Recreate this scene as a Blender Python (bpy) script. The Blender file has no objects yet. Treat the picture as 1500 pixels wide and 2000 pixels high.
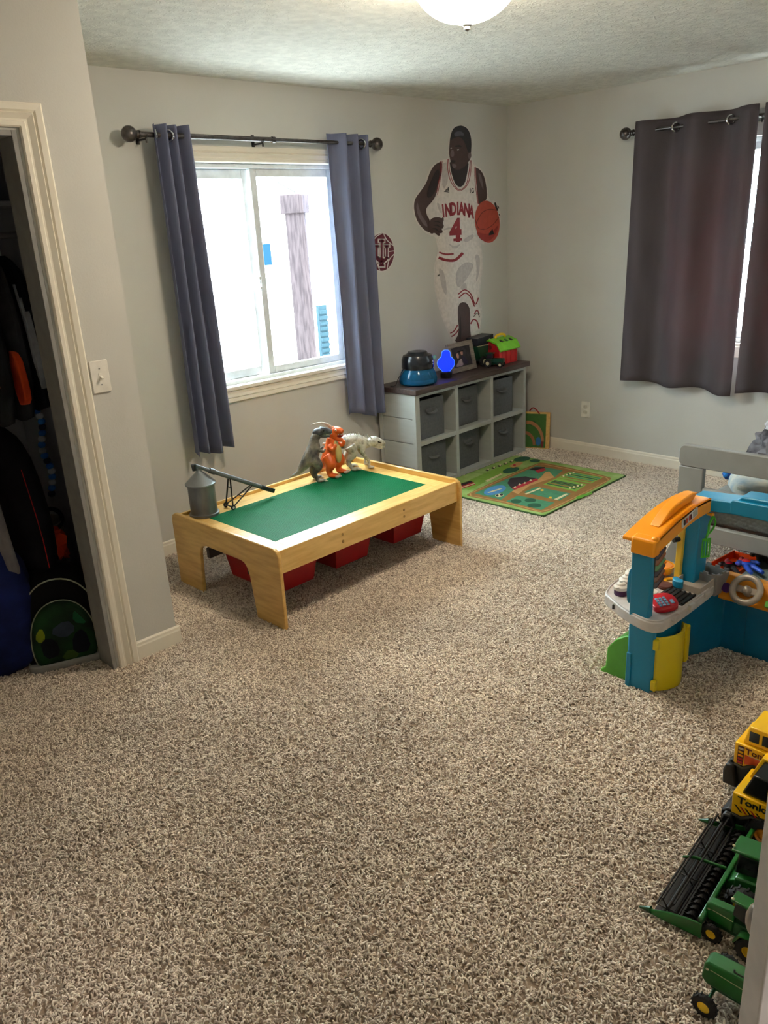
import bpy, bmesh, math, random
import numpy as np
from mathutils import Vector, Matrix, noise
random.seed(7)
SC = bpy.context.scene
COL = SC.collection
PI = math.pi
# ---------------------------------------------------------------- camera
YAW, PITCH, ROLL = 0.75141417, 0.33901622, -0.05676642
FPX = 1550.6008
CAM = np.array([-5.04027233, -3.87229703, 1.64924661])
_f = np.array([math.sin(YAW)*math.cos(PITCH), math.cos(YAW)*math.cos(PITCH), -math.sin(PITCH)])
_r = np.array([math.cos(YAW), -math.sin(YAW), 0.0]); _u = np.cross(_r, _f)
_c, _s = math.cos(ROLL), math.sin(ROLL)
RX, RY, RZ = _c*_r + _s*_u, -_s*_r + _c*_u, _f
cd = bpy.data.cameras.new('camera'); cam = bpy.data.objects.new('camera', cd); COL.objects.link(cam)
cd.sensor_fit = 'VERTICAL'; cd.sensor_height = 36.0; cd.sensor_width = 27.0; cd.lens = FPX/2000*36.0
cd.clip_start = 0.02; cd.clip_end = 200
m = Matrix.Identity(4)
for i in range(3):
    m[i][0], m[i][1], m[i][2], m[i][3] = RX[i], RY[i], -RZ[i], CAM[i]
cam.matrix_world = m
SC.camera = cam

def on(px, py, axis, val):
    """measured pixel of the photograph -> point on a world plane"""
    d = (px-750)/FPX*RX - (py-1000)/FPX*RY + RZ
    t = (val-CAM[axis])/d[axis]
    return CAM + t*d

# ---------------------------------------------------------------- light and exposure
W = bpy.data.worlds.new('daylight'); SC.world = W; W.use_nodes = True
bg = W.node_tree.nodes['Background']
bg.inputs[0].default_value = (0.84, 0.95, 1.0, 1); bg.inputs[1].default_value = 21.0
SC.view_settings.view_transform = 'Standard'; SC.view_settings.look = 'None'
SC.view_settings.gamma = 1.0; SC.view_settings.use_curve_mapping = False
SC.view_settings.exposure = 0.84
sun = bpy.data.lights.new('sun', 'SUN'); sun.energy = 45.0; sun.angle = math.radians(1.0); sun.color = (1.0, 0.95, 0.88)
so = bpy.data.objects.new('sun', sun); COL.objects.link(so)
so.rotation_euler = Vector((0.42, 0.06, 0.90)).to_track_quat('Z', 'Y').to_euler()
BOWL_STRENGTH = 50.0
SC.cycles.max_bounces = 8; SC.cycles.diffuse_bounces = 5; SC.cycles.glossy_bounces = 3
SC.cycles.transparent_max_bounces = 12; SC.cycles.transmission_bounces = 6
SC.cycles.sample_clamp_indirect = 6; SC.cycles.caustics_reflective = False; SC.cycles.caustics_refractive = False

# ---------------------------------------------------------------- materials
def lin(c):
    return tuple(((x/255.0)/12.92 if x/255.0 <= 0.04045 else ((x/255.0+0.055)/1.055)**2.4) for x in c) + (1.0,)
def nd(nt, t, **k):
    n = nt.nodes.new(t)
    for a, b in k.items(): setattr(n, a, b)
    return n
def mat(name, rgb, rough=0.5, metal=0.0, rgb2=None, scale=20.0, stretch=(1,1,1), bump=0.0, bscale=None, spec=None,
        detail=4.0, lo=0.35, hi=0.65, emit=None, estr=0.0, alpha=None, sub=0.0, coat=0.0, trans=0.0):
    M = bpy.data.materials.new(name); M.use_nodes = True; nt = M.node_tree
    p = nt.nodes['Principled BSDF']
    p.inputs['Base Color'].default_value = lin(rgb); p.inputs['Roughness'].default_value = rough
    p.inputs['Metallic'].default_value = metal
    if spec is not None: p.inputs['Specular IOR Level'].default_value = spec
    if coat: p.inputs['Coat Weight'].default_value = coat; p.inputs['Coat Roughness'].default_value = 0.15
    if trans: p.inputs['Transmission Weight'].default_value = trans
    if emit: p.inputs['Emission Color'].default_value = lin(emit); p.inputs['Emission Strength'].default_value = estr
    if alpha is not None: p.inputs['Alpha'].default_value = alpha
    if rgb2 is None and not emit: rgb2 = tuple(min(255, c*0.93) for c in rgb)
    if rgb2 is not None or bump:
        tc = nd(nt, 'ShaderNodeTexCoord'); mp = nd(nt, 'ShaderNodeMapping'); mp.inputs['Scale'].default_value = stretch
        nt.links.new(tc.outputs['Object'], mp.inputs[0])
        nz = nd(nt, 'ShaderNodeTexNoise'); nz.inputs['Scale'].default_value = scale; nz.inputs['Detail'].default_value = detail
        nt.links.new(mp.outputs[0], nz.inputs['Vector'])
        if rgb2 is not None:
            r = nd(nt, 'ShaderNodeValToRGB'); r.color_ramp.elements[0].position = lo; r.color_ramp.elements[1].position = hi
            r.color_ramp.elements[0].color = lin(rgb2); r.color_ramp.elements[1].color = lin(rgb)
            nt.links.new(nz.outputs['Fac'], r.inputs[0]); nt.links.new(r.outputs[0], p.inputs['Base Color'])
        if bump:
            n2 = nd(nt, 'ShaderNodeTexNoise'); n2.inputs['Scale'].default_value = bscale or scale; n2.inputs['Detail'].default_value = 3
            nt.links.new(mp.outputs[0], n2.inputs['Vector'])
            b = nd(nt, 'ShaderNodeBump'); b.inputs['Strength'].default_value = bump; b.inputs['Distance'].default_value = 0.004
            nt.links.new(n2.outputs['Fac'], b.inputs['Height']); nt.links.new(b.outputs[0], p.inputs['Normal'])
    return M
def cloth(name, rgb, rgb2, transl=(200,120,120), tw=0.12):
    M = mat(name, rgb, 0.85, rgb2=rgb2, scale=9, stretch=(1,1,0.25), bump=0.25, bscale=700, spec=0.25)
    nt = M.node_tree; p = nt.nodes['Principled BSDF']; out = nt.nodes['Material Output']
    t = nd(nt, 'ShaderNodeBsdfTranslucent'); t.inputs[0].default_value = lin(transl)
    mx = nd(nt, 'ShaderNodeMixShader'); mx.inputs[0].default_value = tw
    nt.links.new(p.outputs[0], mx.inputs[1]); nt.links.new(t.outputs[0], mx.inputs[2]); nt.links.new(mx.outputs[0], out.inputs[0])
    return M
def glassy(name, tint=(255,255,255), refl=0.06, rough=0.02, body=None, bw=0.0):
    M = bpy.data.materials.new(name); M.use_nodes = True; nt = M.node_tree; nt.nodes.remove(nt.nodes['Principled BSDF'])
    out = nt.nodes['Material Output']; a = nd(nt, 'ShaderNodeBsdfTransparent'); a.inputs[0].default_value = lin(tint)
    g = nd(nt, 'ShaderNodeBsdfGlossy'); g.inputs['Roughness'].default_value = rough
    mx = nd(nt, 'ShaderNodeMixShader'); mx.inputs[0].default_value = refl
    nt.links.new(a.outputs[0], mx.inputs[1]); nt.links.new(g.outputs[0], mx.inputs[2]); last = mx
    if body:
        d = nd(nt, 'ShaderNodeBsdfDiffuse'); d.inputs[0].default_value = lin(body)
        m2 = nd(nt, 'ShaderNodeMixShader'); m2.inputs[0].default_value = bw
        nt.links.new(mx.outputs[0], m2.inputs[1]); nt.links.new(d.outputs[0], m2.inputs[2]); last = m2
    nt.links.new(last.outputs[0], out.inputs[0]); return M

WALL = mat('wall_paint', (199,198,193), 0.75, rgb2=(195,194,189), scale=3, bump=0.12, bscale=160, spec=0.3)
CLOS = mat('closet_shade_paint', (148,150,158), 0.85, rgb2=(142,144,152), scale=3, bump=0.1, bscale=160)  # bluish shade of the closet put into the colour
TRIM = mat('white_trim_paint', (232,226,212), 0.38, rgb2=(228,221,206), scale=6)
VINYL = mat('white_window_vinyl', (222,226,228), 0.4)
JAMB = mat('shaded_jamb_paint', (146,145,142), 0.6)  # jamb greyed in its colour to stand for the unlit face
DOORM = mat('white_door_paint', (226,221,219), 0.4)
STEEL = mat('satin_nickel', (170,168,164), 0.32, metal=1.0, rgb2=(160,158,154), scale=60)
PEWT = mat('dark_pewter', (104,98,96), 0.34, metal=0.85, rgb2=(80,76,76), scale=40)
CHROME = mat('chrome', (215,215,220), 0.12, metal=1.0)
BLACK = mat('black_plastic', (22,22,24), 0.4); BLACKM = mat('matte_black', (14,14,16), 0.8)
MAPLE = mat('maple_veneer', (226,186,112), 0.34, rgb2=(206,163,88), scale=5, stretch=(1.2,9,9), detail=6, coat=0.15)
MAPLEX = mat('maple_veneer_end', (214,172,98), 0.36, rgb2=(192,148,76), scale=5, stretch=(9,1.2,9), detail=6, coat=0.15)
MAPLEE = mat('maple_edge', (198,150,84), 0.45, rgb2=(178,130,66), scale=30)
GREEN = mat('green_play_surface', (0,122,76), 0.55, rgb2=(0,116,72), scale=18, spec=.25)
REDP = mat('red_bin_plastic', (168,20,26), 0.4)
GALV = mat('galvanized_metal', (112,114,116), 0.42, metal=0.55, rgb2=(92,94,97), scale=25, stretch=(1,1,.3))
SHELF = mat('grey_painted_wood', (170,174,171), 0.55, rgb2=(165,169,166), scale=6, stretch=(1,1,6))
BROWN = mat('dark_stained_top', (78,62,58), 0.5, rgb2=(54,43,41), scale=7, stretch=(1,10,10), detail=6)
BINF = mat('charcoal_bin_fabric', (88,90,91), 0.92, rgb2=(78,80,82), scale=60, bump=0.4, bscale=500)
CURT = cloth('curtain_fabric_skylit', (110,114,138), (100,104,128), (190,95,110), 0.035)  # same cloth as CURTB, blue window light put into its colour
CURTB = cloth('curtain_fabric_dim', (84,78,82), (76,70,74), (200,92,108), 0.05)  # same cloth as CURT, coloured darker for the dimmer right wall
BEDG = mat('grey_bed_paint', (132,131,127), 0.5, rgb2=(126,125,121), scale=8)

# ---------------------------------------------------------------- mesh builder
class MB:
    def __init__(s): s.v = []; s.f = []; s.mi = []; s.sm = []
    def add(s, vs, fs, mi=0, smooth=True, M=None):
        b = len(s.v)
        s.v += [tuple(M @ Vector(p)) if M is not None else tuple(p) for p in vs]
        s.f += [[b+i for i in f] for f in fs]; s.mi += [mi]*len(fs)
        return s
    def box(s, x0, x1, y0, y1, z0, z1, mi=0, M=None):
        vs = [(x,y,z) for z in (z0,z1) for y in (y0,y1) for x in (x0,x1)]
        return s.add(vs, [(0,2,3,1),(4,5,7,6),(0,1,5,4),(2,6,7,3),(0,4,6,2),(1,3,7,5)], mi, M=M)
    def prism(s, poly, a0, a1, axis='z', mi=0, M=None):
        n = len(poly)
        def q(u, w, a): return (u,w,a) if axis == 'z' else ((u,a,w) if axis == 'y' else (a,u,w))
        vs = [q(u,w,a0) for u,w in poly] + [q(u,w,a1) for u,w in poly]
        fs = [list(range(n))[::-1], list(range(n,2*n))] + [(i,(i+1)%n,n+(i+1)%n,n+i) for i in range(n)]
        return s.add(vs, fs, mi, M=M)
    def tube(s, pts, rad, n=10, mi=0, cap=True, M=None, flat=1.0, closed=False):
        pts = [Vector(p) for p in pts]; k = len(pts)
        if not hasattr(rad, '__len__'): rad = [rad]*k
        vs = []; up = None
        for i, p in enumerate(pts):
            if closed: t = pts[(i+1) % k]-pts[i-1]
            else: t = (pts[min(i+1,k-1)]-pts[max(i-1,0)])
            t = t.normalized() if t.length > 1e-9 else Vector((0,0,1))
            if up is None:
                up = Vector((0,0,1)) if abs(t.z) < 0.9 else Vector((1,0,0))
            a = t.cross(up)
            a = a.normalized() if a.length > 1e-6 else t.orthogonal().normalized()
            up = a.cross(t).normalized()
            for j in range(n):
                w = 2*PI*j/n; vs.append(tuple(p + a*(math.cos(w)*rad[i]) + up*(math.sin(w)*rad[i]*flat)))
        fs = [(i*n+j, i*n+(j+1)%n, (i+1)*n+(j+1)%n, (i+1)*n+j) for i in range(k-1) for j in range(n)]
        if closed: fs += [((k-1)*n+j, (k-1)*n+(j+1)%n, (j+1)%n, j) for j in range(n)]
        elif cap: fs += [list(range(n))[::-1], list(range((k-1)*n, k*n))]
        return s.add(vs, fs, mi, M=M)
    def cyl(s, p0, p1, r0, r1=None, n=20, mi=0, M=None):
        return s.tube([p0, p1], [r0, r0 if r1 is None else r1], n, mi, M=M)
    def lathe(s, prof, c=(0,0,0), n=28, mi=0, M=None, sx=1.0, sy=1.0, cap=True):
        k = len(prof); vs = []
        for r, z in prof:
            for j in range(n):
                w = 2*PI*j/n; vs.append((c[0]+r*sx*math.cos(w), c[1]+r*sy*math.sin(w), c[2]+z))
        fs = [(i*n+j, i*n+(j+1)%n, (i+1)*n+(j+1)%n, (i+1)*n+j) for i in range(k-1) for j in range(n)]
        if cap and prof[0][0] > 1e-5: fs.append(list(range(n))[::-1])
        if cap and prof[-1][0] > 1e-5: fs.append(list(range((k-1)*n, k*n)))
        return s.add(vs, fs, mi, M=M)
    def ell(s, c, r, n=16, mi=0, M=None, amp=0.0, seed=0.0, p=1.0):
        if not hasattr(r, '__len__'): r = (r,r,r)
        vs = [(c[0],c[1],c[2]-r[2])]; k = max(5, n//2)
        sg = lambda x: math.copysign(abs(x)**p, x)
        for i in range(1, k):
            th = -PI/2 + PI*i/k
            for j in range(n):
                w = 2*PI*j/n
                d = Vector((sg(math.cos(th))*sg(math.cos(w)), sg(math.cos(th))*sg(math.sin(w)), sg(math.sin(th))))
                g = 1 + (amp*noise.noise(d*2.2+Vector((seed,seed*1.7,0))) + amp*.5*noise.noise(d*6+Vector((seed,0,9))) if amp else 0)
                vs.append((c[0]+d.x*r[0]*g, c[1]+d.y*r[1]*g, c[2]+d.z*r[2]*g))
        vs.append((c[0],c[1],c[2]+r[2])); L = len(vs)-1
        fs = [(0, 1+(j+1)%n, 1+j) for j in range(n)]
        fs += [(1+i*n+j, 1+i*n+(j+1)%n, 1+(i+1)*n+(j+1)%n, 1+(i+1)*n+j) for i in range(k-2) for j in range(n)]
        fs += [(L, 1+(k-2)*n+j, 1+(k-2)*n+(j+1)%n) for j in range(n)]
        return s.add(vs, fs, mi, M=M)
    def ring(s, c, R, r, nrm='z', n=28, k=8, mi=0, M=None, a0=0, a1=2*PI):
        full = abs(a1-a0-2*PI) < 1e-6; pts = []
        for i in range(n if full else n+1):
            w = a0+(a1-a0)*i/n; a, b = R*math.cos(w), R*math.sin(w)
            pts.append({'z':(c[0]+a,c[1]+b,c[2]), 'y':(c[0]+a,c[1],c[2]+b), 'x':(c[0],c[1]+a,c[2]+b)}[nrm])
        return s.tube(pts, r, k, mi, M=M, closed=full)
    def build(s, name, mats, parent=None, bevel=0.0, seg=2, ang=35, voxel=0.0, smooth=0, sub=0, flat=False):
        me = bpy.data.meshes.new(name); me.from_pydata(s.v, [], s.f)
        if not isinstance(mats, (list, tuple)): mats = [mats]
        for q in mats: me.materials.append(q)
        me.polygons.foreach_set('material_index', s.mi)
        bm = bmesh.new(); bm.from_mesh(me); bmesh.ops.recalc_face_normals(bm, faces=bm.faces); bm.to_mesh(me); bm.free()
        if not flat:
            me.polygons.foreach_set('use_smooth', [True]*len(me.polygons)); me.set_sharp_from_angle(angle=math.radians(ang))
        o = bpy.data.objects.new(name, me); COL.objects.link(o)
        if parent is not None: o.parent = parent
        if bevel:
            b = o.modifiers.new('bevel', 'BEVEL'); b.width = bevel; b.segments = seg; b.limit_method = 'ANGLE'; b.angle_limit = math.radians(35)
        if voxel:
            r = o.modifiers.new('fuse', 'REMESH'); r.mode = 'VOXEL'; r.voxel_size = voxel; r.use_smooth_shade = True
            if smooth:
                q = o.modifiers.new('soften', 'SMOOTH'); q.iterations = smooth; q.factor = 0.6
        if sub:
            q = o.modifiers.new('sub', 'SUBSURF'); q.levels = sub; q.render_levels = sub
        return o
def rnd(x0, x1, y0, y1, r, k=5):
    """rounded rectangle outline"""
    P = []
    for cx, cy, a in ((x1-r,y1-r,0),(x0+r,y1-r,90),(x0+r,y0+r,180),(x1-r,y0+r,270)):
        for i in range(k+1):
            w = math.radians(a+90*i/k); P.append((cx+r*math.cos(w), cy+r*math.sin(w)))
    return P
def thing(name, label, cat, loc=(0,0,0), rz=0.0, group=None):
    o = bpy.data.objects.new(name, None); o.empty_display_size = 0.05; COL.objects.link(o)
    o.location = loc; o.rotation_euler = (0,0,rz); o['label'] = label; o['category'] = cat
    if group: o['group'] = group
    return o
def tag(o, label, cat, group=None):
    o['label'] = label; o['category'] = cat
    if group: o['group'] = group
    return o
def struct(o): o['kind'] = 'structure'; return o
def copy_tree(o, parent=None):
    c = o.copy(); COL.objects.link(c)
    if parent is not None: c.parent = parent
    for ch in list(o.children): copy_tree(ch, c)
    return c
def T(x=0, y=0, z=0, rx=0, ry=0, rz=0, s=1.0):
    return Matrix.Translation((x,y,z)) @ Matrix.Rotation(rz,4,'Z') @ Matrix.Rotation(ry,4,'Y') @ Matrix.Rotation(rx,4,'X') @ Matrix.Scale(s,4)
def frame(o, ex, ey):
    """matrix with origin o, x axis ex, y axis ey (text lies in this plane)"""
    ex = Vector(ex).normalized(); ey = Vector(ey); ez = ex.cross(ey).normalized(); ey = ez.cross(ex)
    M = Matrix.Identity(4)
    for i in range(3): M[i][0], M[i][1], M[i][2], M[i][3] = ex[i], ey[i], ez[i], o[i]
    return M
def text(name, body, size, mt, parent, M, bold=0.0, depth=0.0004, sx=1.0):
    cu = bpy.data.curves.new(name, 'FONT'); cu.body = body; cu.size = size; cu.offset = bold; cu.extrude = depth
    cu.align_x = 'CENTER'; cu.align_y = 'CENTER'; cu.resolution_u = 3
    t = bpy.data.objects.new(name+'_tmp', cu); COL.objects.link(t); bpy.context.view_layer.update()
    dg = bpy.context.evaluated_depsgraph_get(); me = bpy.data.meshes.new_from_object(t.evaluated_get(dg))
    COL.objects.unlink(t); bpy.data.objects.remove(t); bpy.data.curves.remove(cu)
    me.transform(M @ Matrix.Diagonal((sx,1,1,1))); me.materials.clear(); me.materials.append(mt)
    o = bpy.data.objects.new(name, me); COL.objects.link(o); o.parent = parent; return o
# ================================================================ THE ROOM
H = 2.44; X0, Y0 = -5.6, -4.2
def ceil_mat():
    M = mat('knockdown_ceiling_paint', (226,224,215), 0.8, spec=0.3); nt = M.node_tree; p = nt.nodes['Principled BSDF']
    tc = nd(nt,'ShaderNodeTexCoord'); n = nd(nt,'ShaderNodeTexNoise'); n.inputs['Scale'].default_value = 42; n.inputs['Detail'].default_value = 3
    n.inputs['Distortion'].default_value = 1.2
    nt.links.new(tc.outputs['Object'], n.inputs['Vector'])
    r = nd(nt,'ShaderNodeValToRGB'); r.color_ramp.elements[0].position = 0.5; r.color_ramp.elements[1].position = 0.6
    nt.links.new(n.outputs['Fac'], r.inputs[0]); b = nd(nt,'ShaderNodeBump'); b.inputs['Strength'].default_value = 0.55; b.inputs['Distance'].default_value = 0.004
    nt.links.new(r.outputs[0], b.inputs['Height']); nt.links.new(b.outputs[0], p.inputs['Normal']); return M
CEIL = ceil_mat()
CARP0 = mat('carpet_backing', (176,158,140), 0.95, rgb2=(150,132,114), scale=160, spec=0.1)
def tuft_mat():
    M = bpy.data.materials.new('carpet_yarn'); M.use_nodes = True; nt = M.node_tree; p = nt.nodes['Principled BSDF']
    p.inputs['Roughness'].default_value = 0.9; p.inputs['Specular IOR Level'].default_value = 0.15
    oi = nd(nt,'ShaderNodeObjectInfo'); r = nd(nt,'ShaderNodeValToRGB'); e = r.color_ramp.elements
    e[0].position = 0.0; e[0].color = lin((176,158,142)); e[1].position = 1.0; e[1].color = lin((255,244,228))
    k = e.new(0.25); k.color = lin((216,200,184)); k = e.new(0.7); k.color = lin((246,232,216))
    nt.links.new(oi.outputs['Random'], r.inputs[0])
    n = nd(nt,'ShaderNodeTexNoise'); n.inputs['Scale'].default_value = 1.7; n.inputs['Detail'].default_value = 4; n.inputs['Roughness'].default_value = 0.6
    nt.links.new(oi.outputs['Location'], n.inputs['Vector'])
    q = nd(nt,'ShaderNodeMapRange'); q.inputs[1].default_value = 0.35; q.inputs[2].default_value = 0.65; q.inputs[3].default_value = 0.84; q.inputs[4].default_value = 1.06
    nt.links.new(n.outputs['Fac'], q.inputs[0])
    mx = nd(nt,'ShaderNodeVectorMath', operation='SCALE'); nt.links.new(r.outputs[0], mx.inputs[0]); nt.links.new(q.outputs[0], mx.inputs['Scale'])
    nt.links.new(mx.outputs[0], p.inputs['Base Color']); return M
YARN = tuft_mat()
floor = struct(MB().box(X0-.15, .15, -5.55, .15, -0.15, -0.002).build('floor', CARP0, flat=True))
def carpet():
    me = bpy.data.meshes.new('carpet_pile')
    r = [(X0,Y0,0),(0,Y0,0),(0,0,0),(X0,0,0)]
    me.from_pydata([(x,y,-0.001) for x,y,z in r], [], [(0,1,2,3)]); me.materials.append(YARN)
    o = bpy.data.objects.new('carpet_pile', me); COL.objects.link(o); o.parent = floor; o['kind'] = 'stuff'
    ng = bpy.data.node_groups.new('carpet_pile', 'GeometryNodeTree')
    ng.interface.new_socket('Geometry', in_out='INPUT', socket_type='NodeSocketGeometry')
    ng.interface.new_socket('Geometry', in_out='OUTPUT', socket_type='NodeSocketGeometry')
    N = ng.nodes.new; L = ng.links.new
    gi, go = N('NodeGroupInput'), N('NodeGroupOutput')
    d = N('GeometryNodeDistributePointsOnFaces'); d.distribute_method = 'RANDOM'; d.inputs['Density'].default_value = 27000
    L(gi.outputs[0], d.inputs['Mesh'])
    bz = N('GeometryNodeCurveQuadraticBezier'); bz.inputs['Resolution'].default_value = 4
    bz.inputs['Start'].default_value = (-0.003,0,-0.002); bz.inputs['Middle'].default_value = (0.000,0.001,0.011); bz.inputs['End'].default_value = (0.0085,-0.001,0.0060)
    cc = N('GeometryNodeCurvePrimitiveCircle'); cc.inputs['Resolution'].default_value = 5; cc.inputs['Radius'].default_value = 0.0023
    cm = N('GeometryNodeCurveToMesh'); cm.inputs['Fill Caps'].default_value = True
    L(bz.outputs[0], cm.inputs['Curve']); L(cc.outputs[0], cm.inputs['Profile Curve'])
    sm = N('GeometryNodeSetMaterial'); sm.inputs['Material'].default_value = YARN; L(cm.outputs[0], sm.inputs[0])
    ip = N('GeometryNodeInstanceOnPoints'); L(d.outputs['Points'], ip.inputs['Points']); L(sm.outputs[0], ip.inputs['Instance'])
    rv = N('FunctionNodeRandomValue'); rv.data_type = 'FLOAT_VECTOR'; rv.inputs[0].default_value = (-0.5,-0.5,0); rv.inputs[1].default_value = (0.5,0.5,6.2832)
    L(rv.outputs[0], ip.inputs['Rotation'])
    rs = N('FunctionNodeRandomValue'); rs.data_type = 'FLOAT'; rs.inputs[2].default_value = 0.55; rs.inputs[3].default_value = 1.05; rs.inputs['Seed'].default_value = 4
    L(rs.outputs[1], ip.inputs['Scale'])
    L(ip.outputs[0], go.inputs[0])
    md = o.modifiers.new('pile', 'NODES'); md.node_group = ng
carpet()
struct(MB().box(X0-.15, .15, -5.55, .15, H, H+.15).build('ceiling', CEIL, flat=True))
# wall with the slider window (north), x -2.64..-1.64
WX0, WX1, WZ0, WZ1 = -2.66, -1.63, 0.86, 2.04
def holed(name, u0, u1, v0, v1, a0, a1, hole, axis, m=WALL):
    b = MB(); hu0, hu1, hv0, hv1 = hole
    def bx(p, q, r, s):
        if q-p < 1e-4 or s-r < 1e-4: return
        if axis == 'y': b.box(p, q, a0, a1, r, s)
        else: b.box(a0, a1, p, q, r, s)
    bx(u0, hu0, v0, v1); bx(hu1, u1, v0, v1); bx(hu0, hu1, v0, hv0); bx(hu0, hu1, hv1, v1)
    return struct(b.build(name, m, flat=True))
holed('wall_back', X0-.15, .15, 0, H, 0.0, 0.15, (WX0,WX1,WZ0,WZ1), 'y')
VY0, VY1 = -2.50, -1.24
holed('wall_right', -5.55, 0.0, 0, H, 0.0, 0.15, (VY0,VY1,0.88,2.05), 'x')
struct(MB().box(X0-.15, X0, -5.55, 0, 0, H).build('wall_left', WALL, flat=True))
holed('wall_front', X0, 0, 0, H, Y0-.12, Y0, (-4.58,-3.76,0,2.05), 'y')
struct(MB().box(X0-.15, .15, -5.55, -5.4, 0, H).build('wall_hallway', WALL, flat=True))
# closet wall: opening from -5.3 to -3.88
CY = -0.965; JX = -3.885
wc = holed('wall_closet', X0, -3.60, 0, H, CY, CY+.12, (-5.3, JX, 0, 2.03), 'y')
struct(MB().box(-3.72, -3.60, CY+.12, 0, 0, H).build('wall_closet_end', [WALL], flat=True))
# closet lining (faces tinted for the unlit closet)
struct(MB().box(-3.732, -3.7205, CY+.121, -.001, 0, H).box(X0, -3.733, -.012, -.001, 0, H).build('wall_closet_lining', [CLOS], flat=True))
# casing of the closet opening
t1 = bpy.data.objects.new('trim_1', None); COL.objects.link(t1); struct(t1)
def casing_profile(w, d=0.017):
    return [(0,0),(0,d*.55),(w*.06,d*.8),(w*.22,d*.8),(w*.27,d*.62),(w*.34,d*.62),(w*.56,d*1.12),(w*.62,d*.72),(w*.70,d*1.05),(w*.92,d*1.15),(w,d*.8),(w,0)]
def casing_v(name, x, z0, z1, w, y, par, flip=1, m=TRIM):
    pr = [(x+flip*u, y-v) for u, v in casing_profile(w)]
    return MB().prism(pr, z0, z1, 'z').build(name, m, par, ang=20)
def casing_h(name, x0, x1, z, w, y, par, flip=1, m=TRIM):
    pr = [(y-v, z+flip*u) for u, v in casing_profile(w)]
    return MB().prism(pr, x0, x1, 'x').build(name, m, par, ang=20)
def loft(name, A, B, par):
    n = len(A); return MB().add(A+B, [list(range(n)), list(range(n,2*n))[::-1]]+[(i,(i+1)%n,n+(i+1)%n,n+i) for i in range(n)]).build(name, TRIM, par, ang=20)
cp = casing_profile(.085); cq = casing_profile(.075)
loft('side_casing', [(JX+.008+u, CY-v, 0) for u,v in cp], [(JX+.008+u, CY-v, 2.038+u*.075/.085) for u,v in cp], t1)
loft('head_casing', [(-5.38, CY-v, 2.038+u) for u,v in cq], [(JX+.008+u*.085/.075, CY-v*1.0, 2.038+u) for u,v in cq], t1)
casing_v('side_casing', -5.308, 0, 2.04, .085, CY, t1, -1)
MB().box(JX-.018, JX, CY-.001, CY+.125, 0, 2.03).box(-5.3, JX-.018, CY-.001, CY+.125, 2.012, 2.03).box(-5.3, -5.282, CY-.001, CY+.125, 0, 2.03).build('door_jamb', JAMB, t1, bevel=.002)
# baseboards
def base(name, pts):
    b = MB(); h = .085; prof = [(0,0),(0.013,0),(0.013,h-.022),(0.010,h-.016),(0.009,h-.006),(0.004,h),(0,h)]
    (xa,ya),(xb,yb),(nx,ny) = pts
    vs = [(xa+nx*u, ya+ny*u, z) for u,z in prof] + [(xb+nx*u, yb+ny*u, z) for u,z in prof]; n = len(prof)
    b.add(vs, [list(range(n)), list(range(n,2*n))[::-1]] + [(i,(i+1)%n,n+(i+1)%n,n+i) for i in range(n)])
    return struct(b.build(name, TRIM, ang=20))
base('baseboard_back', ((-3.60,0),(0,0),(0,-1)))
base('baseboard_right', ((0,0),(0,Y0),(-1,0)))
base('baseboard_closet', ((JX+.094,CY),(-3.587,CY),(0,-1)))
base('baseboard_closet_end', ((-3.60,CY),(-3.60,0),(1,0)))
base('baseboard_front', ((-3.70,Y0),(0,Y0),(0,1)))
base('baseboard_left', ((X0,CY),(X0,Y0),(1,0)))
# ---- window 1
GLASS = glassy('window_glass', (250,255,255))
def window_slider(name, along, u0, u1, z0, z1, split=None, offs=0.0):
    w = bpy.data.objects.new(name, None); COL.objects.link(w); struct(w)
    def bx(b, p, q, a0, a1, r, s, mi=0):
        return b.box(p, q, a0, a1, r, s, mi) if along == 'x' else b.box(a0, a1, p, q, r, s, mi)
    f = MB(); t = .024
    for p, q, r, s in ((u0,u0+t,z0,z1),(u1-t,u1,z0,z1),(u0+t,u1-t,z0,z0+t),(u0+t,u1-t,z1-t,z1)): bx(f, p, q, .03, .13, r, s)
    f.build('window_frame', VINYL, w, bevel=.003)
    mid = split if split is not None else (u0+u1)/2
    def sash(p, q, ya, yb, b):
        m = MB()
        for a, c, r, s in ((p,p+b,z0+t,z1-t),(q-b,q,z0+t,z1-t),(p+b,q-b,z0+t,z0+t+b),(p+b,q-b,z1-t-b,z1-t)): bx(m, a, c, ya, yb, r, s)
        so_ = m.build('sash', VINYL, w, bevel=.004)
        g = MB(); bx(g, p+b-.003, q-b+.003, (ya+yb)/2-.002, (ya+yb)/2+.002, z0+t+b-.003, z1-t-b+.003)
        g.build('pane', GLASS, so_)
        return so_
    sash(u0+t, mid+.006, .085, .115, .050)
    s2 = sash(mid-.014, u1-t, .045, .078, .042)
    lk = MB(); zc = (z0+z1)/2-.04; bx(lk, mid-.030, mid-.012, .030, .046, zc-.035, zc+.035); bx(lk, mid-.025, mid-.017, .022, .034, zc-.02, zc+.02)
    lk.build('sash_lock', VINYL, s2, bevel=.002)
    return w
w1 = window_slider('window_1', 'x', WX0, WX1, WZ0, WZ1, -2.235)
casing_h('head_casing', WX0-.075, WX1+.075, WZ1, .078, 0, w1)
casing_v('side_casing', WX0, WZ0-.01, WZ1+.001, .075, 0, w1, -1)
casing_v('side_casing', WX1, WZ0-.01, WZ1+.001, .075, 0, w1, 1)
MB().box(WX0-.085, WX1+.085, -.026, .03, WZ0-.018, WZ0+.004).build('window_sill', TRIM, w1, bevel=.004)
casing_h('apron', WX0-.075, WX1+.075, WZ0-.018, .068, 0, w1, -1)
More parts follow.
